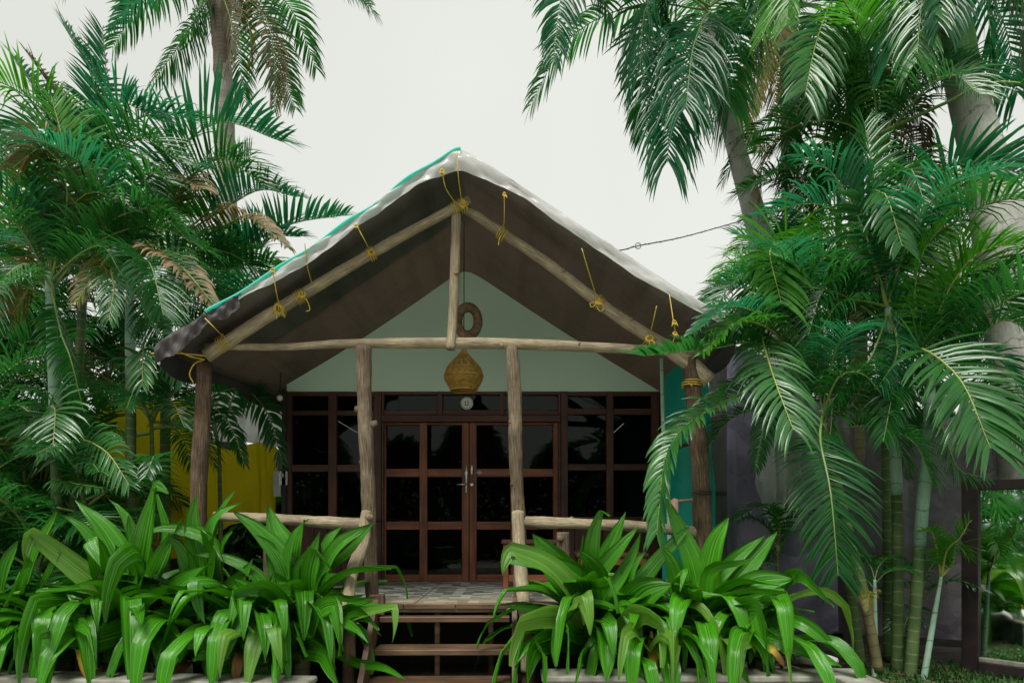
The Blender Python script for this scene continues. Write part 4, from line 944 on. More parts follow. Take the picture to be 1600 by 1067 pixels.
crinum('lily_plant', 'full broad leaved plant left of the stairs under the railing log', (468, 960), 6.0,
    [(448, 885, 405, 830, 364, 799, 32), (445, 860, 428, 825, 418, 786, 36), (452, 870, 462, 832, 482, 811, 18), (462, 895, 464, 850, 476, 812, 30), (460, 975, 440, 930, 428, 893, 50),
     (505, 890, 530, 850, 578, 819, 24), (515, 870, 512, 845, 536, 820, 22), (530, 965, 560, 952, 592, 984, 22), (480, 1010, 505, 1020, 532, 1075, 34), (400, 900, 345, 870, 303, 867, 20),
     (560, 1035, 600, 1042, 636, 1062, 14), (405, 1010, 350, 1012, 298, 1032, 32), (415, 1045, 350, 1048, 316, 1068, 46), (500, 900, 540, 870, 585, 815, 18), (470, 900, 490, 860, 500, 830, 26),
     (420, 970, 380, 920, 362, 903, 40), (520, 930, 545, 935, 570, 928, 16), (530, 945, 560, 940, 588, 932, 14), (430, 880, 420, 850, 400, 835, 24)],
    [(490, 960, 486, 905, 494, 862, 36, 516, 892), (485, 1000, 500, 955, 524, 944, 30, 530, 1025), (450, 970, 430, 975, 430, 982, 26, 441, 1050), (450, 950, 410, 915, 362, 927, 24, 397, 988), (540, 968, 580, 955, 618, 948, 17, 612, 1003), (470, 980, 465, 980, 466, 986, 26, 480, 1025), (520, 1000, 540, 975, 560, 985, 16, 575, 1005)],
    extra=26, seed=4)
crinum('lily_plant', 'broad leaved plant right of the stairs with wide leaves lying over the handrail log', (925, 1000), 6.0,
    [(905, 930, 858, 870, 832, 834, 46), (905, 900, 850, 882, 782, 877, 26), (930, 905, 955, 850, 978, 799, 24), (930, 905, 970, 852, 998, 822, 24), (970, 900, 990, 862, 1001, 832, 18), (985, 930, 1030, 875, 1077, 823, 26),
     (975, 965, 1008, 925, 1052, 912, 50), (870, 1000, 835, 1012, 822, 1078, 34), (960, 1040, 990, 1030, 1013, 1070, 26), (902, 905, 906, 870, 911, 836, 8), (880, 960, 820, 950, 790, 948, 14), (935, 905, 925, 880, 905, 860, 30), (980, 930, 985, 890, 1010, 860, 26)],
    [(915, 960, 860, 890, 798, 860, 38, 786, 900), (920, 920, 925, 840, 938, 798, 24, 953, 806), (890, 908, 930, 910, 952, 902, 30, 966, 958), (905, 975, 895, 940, 910, 930, 38, 922, 992), (880, 965, 850, 962, 812, 972, 32, 799, 1040), (905, 995, 885, 985, 888, 990, 24, 886, 1052), (915, 1030, 908, 1022, 905, 1028, 28, 896, 1092), (960, 1000, 1000, 958, 1032, 972, 32, 1034, 1042), (850, 1010, 840, 1012, 848, 1020, 24, 850, 1080)],
    extra=26, seed=5, olds=[((1018, 985, 1022, 1020, 1028, 1066, 16), 'crinum_old')])
crinum('lily_plant', 'broad leaved plant at right with a long glossy leaf reaching towards the palm stems', (1090, 1010), 6.0,
    [(1085, 890, 1062, 830, 1041, 779, 34), (1105, 910, 1118, 850, 1138, 809, 36), (1125, 935, 1170, 882, 1216, 829, 30), (1120, 905, 1158, 865, 1196, 836, 22), (1110, 890, 1150, 880, 1178, 873, 18),
     (1120, 960, 1180, 912, 1245, 903, 38), (1120, 975, 1170, 945, 1236, 924, 28), (1200, 968, 1255, 972, 1326, 1034, 22), (1150, 1000, 1220, 1000, 1316, 1041, 28), (1110, 1010, 1142, 1022, 1178, 1075, 30), (1095, 965, 1070, 925, 1080, 903, 42), (1060, 930, 1050, 880, 1030, 850, 26), (1150, 980, 1190, 985, 1220, 1000, 22)],
    [(1140, 968, 1170, 958, 1184, 957, 46, 1200, 1056), (1085, 1000, 1062, 992, 1055, 996, 30, 1052, 1068), (1120, 1000, 1138, 998, 1143, 1005, 18, 1149, 1034), (1095, 1045, 1092, 1042, 1090, 1046, 26, 1090, 1095), (1075, 950, 1056, 905, 1068, 890, 26, 1063, 924), (1230, 905, 1250, 898, 1262, 905, 22, 1303, 948), (1210, 1010, 1225, 1010, 1232, 1020, 16, 1236, 1075)],
    extra=26, seed=6)

crinum('lily_plant', 'low broad leaved plant filling the gap between the two leftmost taller ones', (98, 1000), 5.85, [], [(98, 1000, 80, 985, 62, 990, 22, 58, 1055), (100, 1000, 125, 975, 140, 985, 20, 150, 1045)], extra=30, seed=11, size=.82, olds=[((120, 1010, 128, 1020, 134, 1062, 15), 'crinum_old')])
crinum('lily_plant', 'low broad leaved plant in the middle of the left bed under the railing', (392, 1000), 5.85, [], [(392, 1000, 370, 985, 352, 992, 22, 345, 1058), (392, 1000, 410, 985, 425, 995, 20, 432, 1060)], extra=30, seed=12, size=.85, olds=[((380, 1020, 372, 1030, 366, 1070, 15), 'crinum_dead')])
crinum('lily_plant', 'low broad leaved plant between the two tall ones right of the stairs', (1012, 1015), 5.85, [], [(1012, 1015, 990, 985, 975, 992, 22, 968, 1062), (1012, 1015, 1030, 990, 1046, 998, 20, 1050, 1066)], extra=28, seed=13, size=.75)
crinum('lily_plant', 'small broad leaved plant at the right end of the bed near the flat stone', (1180, 1015), 5.9, [], [(1180, 1015, 1170, 1000, 1160, 1005, 22, 1155, 1068)], extra=22, seed=14, size=.62, olds=[((1190, 1020, 1205, 1015, 1225, 1040, 14), 'crinum_old')])
# ================================================================== PALMS
def palm(name, label, base, group=None):
    return empty(name, base, label=label, cat='palm tree', group=group)
_fs = [100]
def fr(t, pts, Lp, mat='palm', v=35, droop=.35, npair=42, W=None, name='frond', **kw):
    npair = int(npair * 1.12)
    """frond through picture points (x, y, depth); Lp = leaflet length in picture pixels"""
    _fs[0] += 1; Y = pts[-1][2]; Lm = Lp * Y / F * 1.25
    pp = [P(*q) for q in pts]; ln = sum((b - a).length for a, b in zip(pp[:-1], pp[1:]))
    Wm = W or min(.044, max(.018, ln / npair * .80))
    mb = frond_mb(pp, Lm, Wm, npair, v, droop, seed=_fs[0], **kw)
    return obj(name, mb, [mat, 'rachis_y' if mat in ('pale', 'bright', 'yellow') else 'rachis'], t)
PROTO = {}
def proto(kind, k):
    """a few frond shapes that grow from the origin towards +X, shared by the fuller crowns"""
    key = (kind, k)
    if key not in PROTO:
        el, ln, mat, Ll, droop, v, npair = {'areca': ((78, 62, 45, 28, 5)[k], 1.85, ('bright', 'teal', 'palm', 'palm', 'palm')[k], .62, .42, 38, 54),
            'coco': ((70, 45, 15, -15, -45)[k], 3.6, ('palm', 'palm', 'palm', 'brown', 'yellow')[k], .75, .55, 18, 58),
            'royal': ((70, 45, 20, -5, -35)[k], 3.2, 'teal', .75, .6, 25, 56),
            'low': ((70, 50, 30, 10, -15)[k], 1.15, 'palm', .36, .35, 32, 38)}[kind]
        e = R(el); p = [Vector((0, 0, 0)), Vector((ln * .33 * math.cos(e), 0, ln * .33 * math.sin(e)))]
        e2 = e - R(30); p.append(p[-1] + Vector((ln * .33 * math.cos(e2), 0, ln * .33 * math.sin(e2))))
        e3 = e2 - R(42); p.append(p[-1] + Vector((ln * .34 * math.cos(e3), .04, ln * .34 * math.sin(e3))))
        mb = frond_mb(p, Ll, {'areca': .025, 'coco': .046, 'royal': .044, 'low': .02}[kind], npair, v, droop, seed=k * 7 + len(kind), t0=.2 if kind != 'coco' else .15)
        PROTO[key] = (mb.mesh(kind + '_frond', [M[mat], M['rachis']]), mat)
    return PROTO[key]
def crown(t, top, kind, n, seed, scale=1.0, az=None, kmin=0, kmax=4, matov=None):
    rng = random.Random(seed); off = -wloc(t); a0 = rng.random() * 6.28
    for i in range(n):
        k = kmin + i % (kmax - kmin + 1); me, m = proto(kind, k)
        if k >= 3 and rng.random() < .3 and kind in ('areca', 'low'):
            alt = rng.choice(('brown', 'pale', 'yellow')); key = (kind, k, alt)
            if key not in PROTO: mm = me.copy(); mm.materials[0] = M[alt]; PROTO[key] = mm
            me = PROTO[key]
        o = bpy.data.objects.new('frond', me); COL.objects.link(o); o.parent = t; o.location = Vector(top) + off + Vector((0, 0, -.05 * k))
        a = a0 + i * 2.39996 if az is None else R(rng.uniform(*az))
        s = scale * rng.uniform(.85, 1.12); o.rotation_euler = (R(rng.uniform(-8, 8)), R(rng.uniform(-8, 8)), a); o.scale = (s, s, s)
def cane(t, pts, rad, mats=('stem_green',), split=None, seed=0, name='stem', n=12):
    """palm stem through picture points; split = share from which the upper, waxy part begins"""
    pp = [P(*q) if len(q) == 3 else Vector(q[:3]) for q in pts]
    c = spline(pp, 40)
    if split is None: mb = MB(); tube(mb, c, rad, n, rough=.02, seed=seed, rings=.05, ring_step=.11); return obj(name, mb, mats[0], t)
    i = int(split * 39); rr = np.interp(np.linspace(0, 1, 40), np.linspace(0, 1, len(rad)), rad)
    mb = MB(); tube(mb, c[:i + 1], rr[:i + 1], n, rough=.02, seed=seed, rings=.05, ring_step=.11); a = obj(name, mb, mats[0], t)
    mb = MB(); tube(mb, c[i:], rr[i:] * 1.06, n, rough=.015, seed=seed); obj('crownshaft', mb, mats[1], t); return a
def g0(px, Y): return Vector((PX(px, Y), Y, 0))

GL, GR = 'slender palms left of the cottage', 'slender palms right of the cottage'
# ---- left group
A = palm('areca_palm', 'slender palm at far left with a pale ringed stem and yellow green sheath', g0(92, 7.2), GL)
cane(A, [(92, 1038, 7.2), (90, 800, 7.2), (87, 640, 7.2), (81, 520, 7.2), (76, 425, 7.2)], [.068, .066, .062, .06, .055, .035], ('stem_green', 'stem_pale'), .62, 1)
fr(A, [(78, 440, 7.2), (110, 330, 7.2), (150, 300, 7.1), (205, 330, 7.0)], 62, 'palm', 50, .3)
fr(A, [(76, 440, 7.2), (60, 330, 7.1), (30, 262, 7.0), (-20, 262, 6.9)], 60, 'palm', 45, .35)
fr(A, [(78, 450, 7.2), (105, 300, 7.1), (70, 232, 6.9), (20, 262, 6.7)], 58, 'brown', 48, .5)
fr(A, [(76, 440, 7.2), (88, 330, 7.3), (100, 240, 7.4), (80, 150, 7.5)], 66, 'bright', 42, .2)
fr(A, [(80, 450, 7.2), (60, 420, 7.0), (30, 415, 6.8), (-15, 455, 6.6)], 40, 'pale', 15, .9)
fr(A, [(80, 440, 7.2), (120, 400, 7.0), (160, 385, 6.8), (190, 430, 6.7)], 50, 'palm', 40, .4)
fr(A, [(76, 440, 7.2), (40, 370, 7.0), (10, 340, 6.8), (-30, 370, 6.7)], 55, 'palm', 45, .4)
fr(A, [(76, 440, 7.2), (30, 300, 7.4), (-10, 220, 7.4), (-40, 180, 7.4)], 70, 'palm', 40, .25)
fr(A, [(78, 440, 7.2), (95, 520, 7.0), (110, 560, 6.9), (130, 640, 6.9)], 45, 'palm', 20, .5)
crown(A, P(77, 440, 7.25), 'areca', 5, 3)
B = palm('areca_palm', 'tallest slender palm in the left group with a spear of fronds against the sky', g0(120, 8.2), GL)
cane(B, [(112, 1000, 8.2), (118, 700, 8.2), (130, 450, 8.2), (142, 300, 8.2)], [.06, .055, .05, .035], ('stem_green', 'stem_pale'), .75, 2)
fr(B, [(142, 310, 8.2), (150, 220, 8.2), (148, 130, 8.2), (98, 38, 8.2)], 55, 'teal', 30, .1)
fr(B, [(142, 310, 8.2), (120, 200, 8.2), (75, 130, 8.2), (40, 80, 8.2)], 36, 'dead', 25, .1)
fr(B, [(142, 310, 8.2), (160, 210, 8.1), (185, 160, 8.0), (250, 190, 7.9)], 62, 'teal', 55, .15)
fr(B, [(142, 310, 8.2), (155, 200, 8.2), (165, 120, 8.2), (160, 45, 8.2)], 52, 'teal', 35, .1)
fr(B, [(142, 310, 8.2), (180, 240, 8.0), (220, 215, 7.8), (285, 255, 7.6)], 62, 'palm', 52, .25)
fr(B, [(142, 310, 8.2), (110, 230, 8.1), (60, 200, 8.0), (5, 225, 7.8)], 62, 'teal', 50, .2)
fr(B, [(142, 310, 8.2), (100, 240, 8.3), (60, 150, 8.3), (20, 90, 8.3)], 50, 'teal', 35, .15)
fr(B, [(142, 310, 8.2), (170, 270, 7.9), (200, 250, 7.7), (240, 300, 7.5)], 60, 'palm', 50, .35)
crown(B, P(142, 310, 8.25), 'areca', 4, 5, kmin=0, kmax=3)
C = palm('areca_palm', 'slender palm nearest the left roof corner whose brown tipped fronds arch over the roof', g0(205, 7.6), GL)
cane(C, [(202, 1020, 7.6), (204, 800, 7.6), (204, 600, 7.6), (203, 470, 7.6), (208, 405, 7.6)], [.062, .06, .055, .055, .05, .03], ('stem_green', 'stem_pale'), .70, 3)
fr(C, [(206, 420, 7.6), (190, 360, 7.4), (240, 330, 7.2), (298, 378, 7.0)], 50, 'palm', 52, .45)
fr(C, [(206, 430, 7.6), (150, 400, 7.5), (175, 345, 7.2), (245, 320, 7.0)], 46, 'pale', 40, .8)
fr(C, [(208, 430, 7.6), (225, 398, 7.3), (275, 410, 6.8), (338, 480, 6.2)], 42, 'brown', 40, .55)
fr(C, [(206, 425, 7.6), (180, 400, 7.4), (155, 420, 7.1), (120, 470, 6.9)], 40, 'yellow', 30, .7)
fr(C, [(206, 430, 7.6), (175, 420, 7.1), (178, 450, 6.9), (170, 500, 6.8)], 40, 'pale', 20, .6)
fr(C, [(206, 420, 7.6), (215, 320, 7.6), (230, 270, 7.5), (275, 290, 7.4)], 55, 'palm', 45, .3)
fr(C, [(206, 440, 7.6), (235, 500, 7.3), (255, 530, 7.2), (285, 600, 7.1)], 40, 'palm', 20, .4)
crown(C, P(207, 430, 7.7), 'areca', 6, 7)
D = palm('areca_palm', 'slender palm behind the left roof slope with wide combed fronds against the sky', g0(262, 8.8), GL)
cane(D, [(258, 1000, 8.8), (258, 700, 8.8), (262, 500, 8.8), (275, 360, 8.8)], [.07, .065, .06, .04], ('stem_green', 'stem_pale'), .7, 4)
fr(D, [(275, 370, 8.8), (262, 262, 8.7), (340, 192, 8.5), (442, 222, 8.2)], 78, 'teal', 62, .12, 46)
fr(D, [(275, 370, 8.8), (290, 290, 8.6), (345, 247, 8.3), (412, 292, 8.0)], 70, 'palm', 60, .2, 46)
fr(D, [(275, 370, 8.8), (320, 335, 8.7), (352, 290, 8.7), (392, 240, 8.7)], 52, 'bright', 35, .15)
fr(D, [(280, 370, 8.8), (345, 330, 8.7), (405, 297, 8.5), (464, 308, 8.2)], 48, 'teal', 58, .15)
fr(D, [(280, 375, 8.8), (380, 400, 8.6), (450, 352, 8.4), (542, 336, 8.1)], 55, 'teal', 58, .15, 50)
fr(D, [(280, 375, 8.8), (330, 365, 8.3), (385, 340, 7.8), (450, 388, 7.2)], 40, 'brown', 48, .5)
fr(D, [(278, 370, 8.8), (270, 320, 8.3), (285, 285, 7.9), (318, 296, 7.6)], 50, 'brown', 40, .4)
fr(D, [(280, 380, 8.8), (340, 420, 8.6), (400, 410, 8.4), (455, 420, 8.2)], 60, 'palm', 45, .3)
fr(D, [(280, 380, 8.8), (345, 400, 8.6), (410, 370, 8.5), (470, 370, 8.4)], 55, 'teal', 50, .2)
fr(D, [(278, 380, 8.8), (300, 430, 8.5), (330, 450, 8.3), (360, 500, 8.1)], 50, 'palm', 30, .35)
crown(D, P(275, 375, 9.0), 'areca', 4, 9)
# low shoots in the left shade
E_ = palm('young_palm', 'young palm with three facing fronds in the shade left of the yellow tarpaulin', g0(150, 7.0), 'young palms under the taller ones')
cane(E_, [(150, 1045, 7.0), (140, 850, 7.0), (118, 700, 7.0)], [.035, .03, .02], ('stem_green',), None, 5)
fr(E_, [(130, 760, 7.0), (75, 650, 6.9), (86, 640, 6.6), (82, 705, 6.4)], 62, 'pale', 12, .35, 30, face=(.2, -1, .2), a0=85, a1=45)
fr(E_, [(130, 760, 7.0), (120, 690, 6.9), (165, 705, 6.6), (202, 758, 6.4)], 46, 'pale', 8, .45, 34, face=(0, -1, .15))
fr(E_, [(135, 780, 7.0), (225, 740, 6.8), (240, 712, 6.6), (228, 742, 6.4)], 40, 'palm', 10, .4, 26)
fr(E_, [(130, 790, 7.0), (100, 755, 6.8), (125, 757, 6.6), (160, 762, 6.5)], 34, 'pale', 20, .6, 28)
fr(E_, [(130, 780, 7.0), (90, 640, 6.9), (40, 605, 6.8), (8, 625, 6.7)], 34, 'palm', 20, .8, 30)
crown(E_, P(130, 780, 7.05), 'low', 10, 12)
E2 = palm('young_palm', 'young fan of fronds beside the roof corner above the yellow tarpaulin', g0(240, 7.8), 'young palms under the taller ones')
cane(E2, [(245, 1010, 7.8), (240, 800, 7.8), (236, 640, 7.8)], [.03, .03, .02], ('stem_green',), None, 6)
fr(E2, [(236, 650, 7.8), (228, 565, 7.6), (224, 545, 7.2), (222, 600, 7.0)], 48, 'pale', 10, .4, 26, face=(0, -1, .15))
fr(E2, [(236, 650, 7.8), (275, 610, 7.8), (300, 560, 7.8), (345, 560, 7.8)], 50, 'palm', 35, .4)
crown(E2, P(236, 650, 7.9), 'low', 10, 14)
E3 = palm('young_palm', 'dark young palm whose drooping fronds cross in front of the yellow tarpaulin', g0(345, 8.6), 'young palms under the taller ones')
cane(E3, [(345, 985, 8.6), (345, 850, 8.6), (342, 690, 8.6)], [.03, .03, .02], ('stem_green',), None, 7)
fr(E3, [(342, 700, 8.6), (370, 610, 8.5), (415, 640, 8.3), (442, 725, 8.2)], 34, 'palm', 12, .5, 36, face=(0, -1, .15))
fr(E3, [(342, 700, 8.6), (335, 640, 8.4), (362, 670, 8.1), (382, 725, 8.0)], 26, 'palm', 15, .6, 30)
fr(E3, [(342, 700, 8.6), (330, 650, 8.6), (340, 615, 8.5), (400, 600, 8.4)], 55, 'palm', 35, .4)
for i, (px, Y, zt, sd, lb) in enumerate(((-40, 7.4, 2.5, 21, 'dark young palm cut off by the left picture edge'), (40, 8.6, 2.0, 22, 'low dark palm behind the pale ringed stem'), (170, 9.2, 2.3, 23, 'low dark palm under the tallest left palm'), (60, 6.9, 1.1, 24, 'low palm clump just behind the left broad leaved plants'))):
    t = palm('young_palm', lb, g0(px, Y), 'young palms under the taller ones'); p = Vector((PX(px, Y), Y, zt)); mb = MB(); tube(mb, [(p.x, p.y, 0), (p.x + .03, p.y, zt * .5), tuple(p)], [.04, .035, .025], 10, seg=14); obj('stem', mb, 'stem_green', t)
    crown(t, p, 'low', 14, sd, 1.25); crown(t, p - Vector((0, 0, .7)), 'low', 9, sd + 40, 1.15, kmin=1)
for i, (px, Y, zt, sd, lb) in enumerate(((10, 10.0, 5.0, 31, 'background palm behind the far left fronds'), (190, 11.0, 5.2, 32, 'background palm between the left stems'), (360, 12.0, 4.8, 33, 'background palm low behind the left roof slope'), (80, 12.0, 4.0, 34, 'background palm deep in the left shade'), (-80, 9.0, 4.2, 35, 'background palm beyond the left picture edge'))):
    t = palm('areca_palm', lb, g0(px, Y), GL); p = Vector((PX(px, Y), Y, zt)); mb = MB(); tube(mb, [(p.x, p.y, 0), (p.x + .05, p.y, zt * .5), tuple(p)], [.065, .06, .04], 10, seg=20, rings=.05, ring_step=.12); obj('stem', mb, 'stem_green', t)
    crown(t, p, 'areca', 14, sd, 1.15); crown(t, p - Vector((.2, 0, 1.3)), 'areca', 10, sd + 60, 1.0, kmin=1)
# coconut palm behind, top left
Q = palm('coconut_palm', 'coconut palm rising behind the left group with a fibrous trunk and drooping fronds', g0(352, 13.5))
mb = MB(); tube(mb, [P(362, 900, 13.5), P(360, 500, 13.5), P(353, 200, 13.5), P(348, 100, 13.5)], [.24, .2, .17, .165], 14, seg=40, rough=.04, rings=.04, ring_step=.2); obj('trunk', mb, 'trunk_coco', Q)
mb = MB(); tube(mb, [P(348, 130, 13.5), P(345, 40, 13.5), P(340, -30, 13.5)], [.16, .19, .24], 14, seg=20, rough=.1); obj('sheath', mb, 'thatch', Q)
QY = 13.5
fr(Q, [(335, -15, QY), (300, 40, QY), (270, 85, QY), (232, 135, QY)], 40, 'palm', 15, .5, 44, tipl=.15)
fr(Q, [(335, -40, QY), (270, -45, QY), (210, 0, QY), (168, 52, QY)], 34, 'teal', 15, .5, 44, tipl=.2)
fr(Q, [(350, -20, QY), (395, -10, QY), (420, 60, QY), (463, 172, QY)], 48, 'palm', 15, .45, 52, tipl=.3, face=(0, -1, .15))
fr(Q, [(350, -20, QY), (410, 20, QY - .6), (428, 90, QY - .8), (428, 175, QY - .9)], 44, 'brown', 12, .5, 48, tipl=.3)
fr(Q, [(345, -10, QY), (385, 30, QY - .5), (392, 80, QY - .7), (385, 105, QY - .8)], 32, 'yellow', 15, .5, 36)
fr(Q, [(350, -40, QY), (440, -60, QY), (530, -35, QY), (590, 24, QY)], 40, 'palm', 15, .5, 48)
fr(Q, [(340, -20, QY), (310, 15, QY - .8), (300, 40, QY - 1), (280, 60, QY - 1)], 38, 'palm', 15, .5, 36)
fr(Q, [(342, -20, QY), (360, 30, QY - .9), (362, 70, QY - 1), (352, 118, QY - .9)], 30, 'dead', 10, .5, 40)
crown(Q, P(342, -40, QY), 'coco', 9, 17, 1.0, kmin=0, kmax=2)
# ---- right group, tall ones
R1 = palm('coconut_palm', 'leaning palm with a grey trunk tilting left and huge hanging fronds', g0(1262, 9.6))
mb = MB(); tube(mb, [P(1290, 960, 9.6), P(1240, 640, 9.6), P(1195, 400, 9.6), P(1155, 250, 9.6), P(1122, 120, 9.6), P(1108, 30, 9.6)], [.28, .24, .215, .165, .13, .12], 16, seg=60, rough=.03, rings=.03, ring_step=.2); obj('trunk', mb, 'trunk_grey', R1)
y1 = 9.3
fr(R1, [(1110, 30, 9.5), (1075, 60, 9.2), (1052, 130, 8.9), (1043, 255, 8.7)], 88, 'teal', 12, 1.0, 52, tipl=.7, W=.036, face=(0, -1, .15))
fr(R1, [(1108, 20, 9.5), (1050, -20, 9.6), (1014, 40, 9.8), (1008, 215, 9.9)], 64, 'palm', 12, .55, 52, tipl=.5, face=(0, -1, .15))
fr(R1, [(1110, 20, 9.5), (1100, 30, 9.0), (1082, 80, 8.7), (1072, 170, 8.5)], 92, 'teal', 15, 1.0, 50, tipl=.7, W=.036)
fr(R1, [(1110, 20, 9.5), (1130, 40, 9.2), (1136, 110, 9.0), (1140, 165, 8.9)], 88, 'palm', 15, 1.0, 50, tipl=.7, W=.036)
fr(R1, [(1108, 10, 9.5), (1050, -20, 9.2), (1010, 10, 9.0), (1000, 110, 8.9)], 80, 'teal', 15, 1.0, 50, tipl=.7, W=.036)
fr(R1, [(1108, 0, 9.5), (960, -120, 9.5), (885, -30, 9.4), (864, 98, 9.3)], 56, 'teal', 14, .5, 56, tipl=.4, t0=.35, face=(0, -1, .15))
fr(R1, [(1108, 0, 9.5), (1000, -90, 9.6), (940, -30, 9.6), (960, 40, 9.6)], 40, 'teal', 14, .5, 40, t0=.4)
fr(R1, [(1110, 10, 9.5), (1160, -20, 9.3), (1190, 20, 9.1), (1180, 90, 9.0)], 70, 'palm', 15, .5, 46)
crown(R1, P(1108, 5, 9.6), 'coco', 6, 19, 1.0, kmin=0, kmax=2)
R2 = palm('coconut_palm', 'distant coconut palm with yellowing fronds behind the leaning trunk', g0(1235, 13.0))
mb = MB(); tube(mb, [P(1250, 940, 13), P(1240, 500, 13), P(1232, 20, 13)], [.22, .19, .16], 14, seg=40, rings=.04, ring_step=.2); obj('trunk', mb, 'trunk_coco', R2)
fr(R2, [(1232, 20, 13), (1215, 50, 12.8), (1195, 90, 12.6), (1178, 178, 12.5)], 42, 'yellow', 14, .55, 46)
fr(R2, [(1232, 20, 13), (1230, 70, 12.7), (1215, 110, 12.6), (1208, 180, 12.5)], 42, 'yellow', 14, .55, 46)
fr(R2, [(1232, 20, 13), (1250, 60, 12.8), (1245, 110, 12.6), (1240, 170, 12.5)], 42, 'brown', 14, .55, 46)
crown(R2, P(1232, 15, 13), 'coco', 10, 23, .8)
R5 = palm('palm_tree', 'palm at the top of the picture with bright young fronds spilling down', g0(1330, 8.6))
mb = MB(); tube(mb, [P(1345, 980, 8.6), P(1342, 500, 8.6), P(1335, 150, 8.6), P(1330, -60, 8.6)], [.11, .1, .09, .08], 12, seg=50, rings=.05, ring_step=.12); obj('trunk', mb, 'stem_yellow', R5)
fr(R5, [(1330, -60, 8.6), (1270, -60, 8.2), (1225, -20, 7.9), (1190, 60, 7.7)], 60, 'bright', 15, .5, 44)
fr(R5, [(1330, -60, 8.6), (1290, -70, 8.0), (1240, -20, 7.6), (1228, 40, 7.5)], 60, 'bright', 15, .6, 40)
fr(R5, [(1330, -40, 8.6), (1300, 0, 7.8), (1274, 72, 7.4), (1258, 150, 7.2)], 72, 'pale', 14, .35, 46, tipl=.6, face=(0, -1, .15))
fr(R5, [(1330, -40, 8.6), (1325, 20, 7.9), (1345, 60, 7.6), (1380, 120, 7.5)], 66, 'palm', 18, .45, 46)
fr(R5, [(1330, -40, 8.6), (1380, -30, 8.2), (1420, 20, 8.0), (1440, 110, 7.9)], 66, 'palm', 18, .6, 46)
fr(R5, [(1330, -40, 8.6), (1320, 40, 8.4), (1318, 120, 8.3), (1330, 220, 8.2)], 62, 'palm', 15, .45, 46)
fr(R5, [(1330, -40, 8.6), (1290, 60, 8.9), (1240, 190, 9.0), (1222, 290, 9.0)], 55, 'palm', 15, .4, 46)
fr(R5, [(1332, 130, 8.6), (1365, 90, 8.4), (1395, 130, 8.2), (1415, 215, 8.1)], 52, 'dead', 15, .6, 44)
fr(R5, [(1332, 130, 8.6), (1370, 130, 8.4), (1385, 175, 8.2), (1370, 250, 8.1)], 48, 'dead', 15, .6, 44)
fr(R5, [(1332, 150, 8.6), (1400, 130, 8.6), (1435, 170, 8.5), (1450, 240, 8.5)], 50, 'dead', 15, .6, 44)
fr(R5, [(1332, 100, 8.6), (1360, 60, 8.2), (1400, 60, 8.0), (1450, 130, 7.9)], 58, 'pale', 25, .7, 44)
crown(R5, P(1330, -50, 8.7), 'coco', 6, 27, .7, kmin=0, kmax=3)
crown(R5, P(1334, 160, 8.8), 'coco', 7, 28, .55, kmin=2, kmax=3)
R3 = palm('royal_palm', 'stout royal palm with a smooth bulging grey trunk and green crownshaft', g0(1612, 8.0))
mb = MB(); tube(mb, [P(1628, 1000, 8.0), P(1610, 640, 8.0), P(1580, 460, 8.0), P(1548, 290, 8.0), P(1516, 165, 8.0), P(1500, 103, 8.0)], [.40, .38, .365, .325, .235, .19], 26, seg=70, rough=.012, rings=.008, ring_step=.42); obj('trunk', mb, 'trunk_grey', R3)
mb = MB(); tube(mb, [P(1501, 108, 8.0), P(1494, 60, 8.0), P(1482, -10, 8.0), P(1470, -80, 8.0)], [.20, .185, .16, .11], 20, seg=20, rough=.015); obj('crownshaft', mb, 'shaft', R3)
for i, q in enumerate(([(1472, -70, 8), (1430, -60, 7.6), (1405, 0, 7.4), (1392, 90, 7.3)], [(1472, -70, 8), (1450, -50, 7.4), (1440, 10, 7.1), (1432, 100, 7.0)], [(1474, -70, 8), (1490, -60, 7.3), (1480, 0, 7.0), (1475, 40, 6.9)], [(1476, -70, 8), (1530, -60, 7.5), (1545, 20, 7.2), (1550, 105, 7.1)], [(1476, -70, 8), (1570, -80, 7.8), (1600, 0, 7.6), (1612, 110, 7.5)], [(1476, -70, 8), (1540, -100, 7.9), (1640, -60, 7.8), (1680, 60, 7.7)], [(1474, -70, 8), (1520, -50, 8.4), (1570, 40, 8.6), (1590, 150, 8.7)])):
    fr(R3, q, 74, 'pale' if i in (1, 4) else 'teal', 15, .75, 48, tipl=.6)
crown(R3, P(1472, -80, 8.1), 'royal', 8, 33, .9, kmin=0, kmax=2)
# ---- right group, slender canes
S1 = palm('areca_palm', 'tall slender right palm with a dark ringed lower stem and pale upper sheath', g0(1400, 6.8), GR)
cane(S1, [(1402, 1055, 6.8), (1403, 900, 6.8), (1401, 750, 6.8), (1396, 620, 6.8), (1388, 480, 6.8)], [.054, .052, .052, .052, .05, .035], ('stem_green', 'stem_pale'), .50, 11)
fr(S1, [(1388, 490, 6.8), (1345, 330, 6.8), (1380, 300, 6.5), (1410, 385, 6.2)], 58, 'pale', 8, .3, 38, tipl=.55, face=(0, -1, .15))
fr(S1, [(1388, 490, 6.8), (1400, 340, 6.8), (1420, 262, 6.6), (1450, 330, 6.4)], 56, 'palm', 25, .45)
fr(S1, [(1388, 480, 6.8), (1345, 470, 6.7), (1310, 475, 6.6), (1272, 535, 6.5)], 50, 'palm', 20, .65)
fr(S1, [(1388, 490, 6.8), (1400, 520, 6.5), (1400, 560, 6.3), (1375, 600, 6.1)], 55, 'teal', 35, .3)
fr(S1, [(1388, 480, 6.8), (1350, 360, 6.8), (1300, 270, 6.8), (1245, 240, 6.8)], 62, 'teal', 35, .3)
fr(S1, [(1388, 480, 6.8), (1380, 360, 6.9), (1365, 270, 7.0), (1350, 190, 7.1)], 60, 'palm', 38, .2)
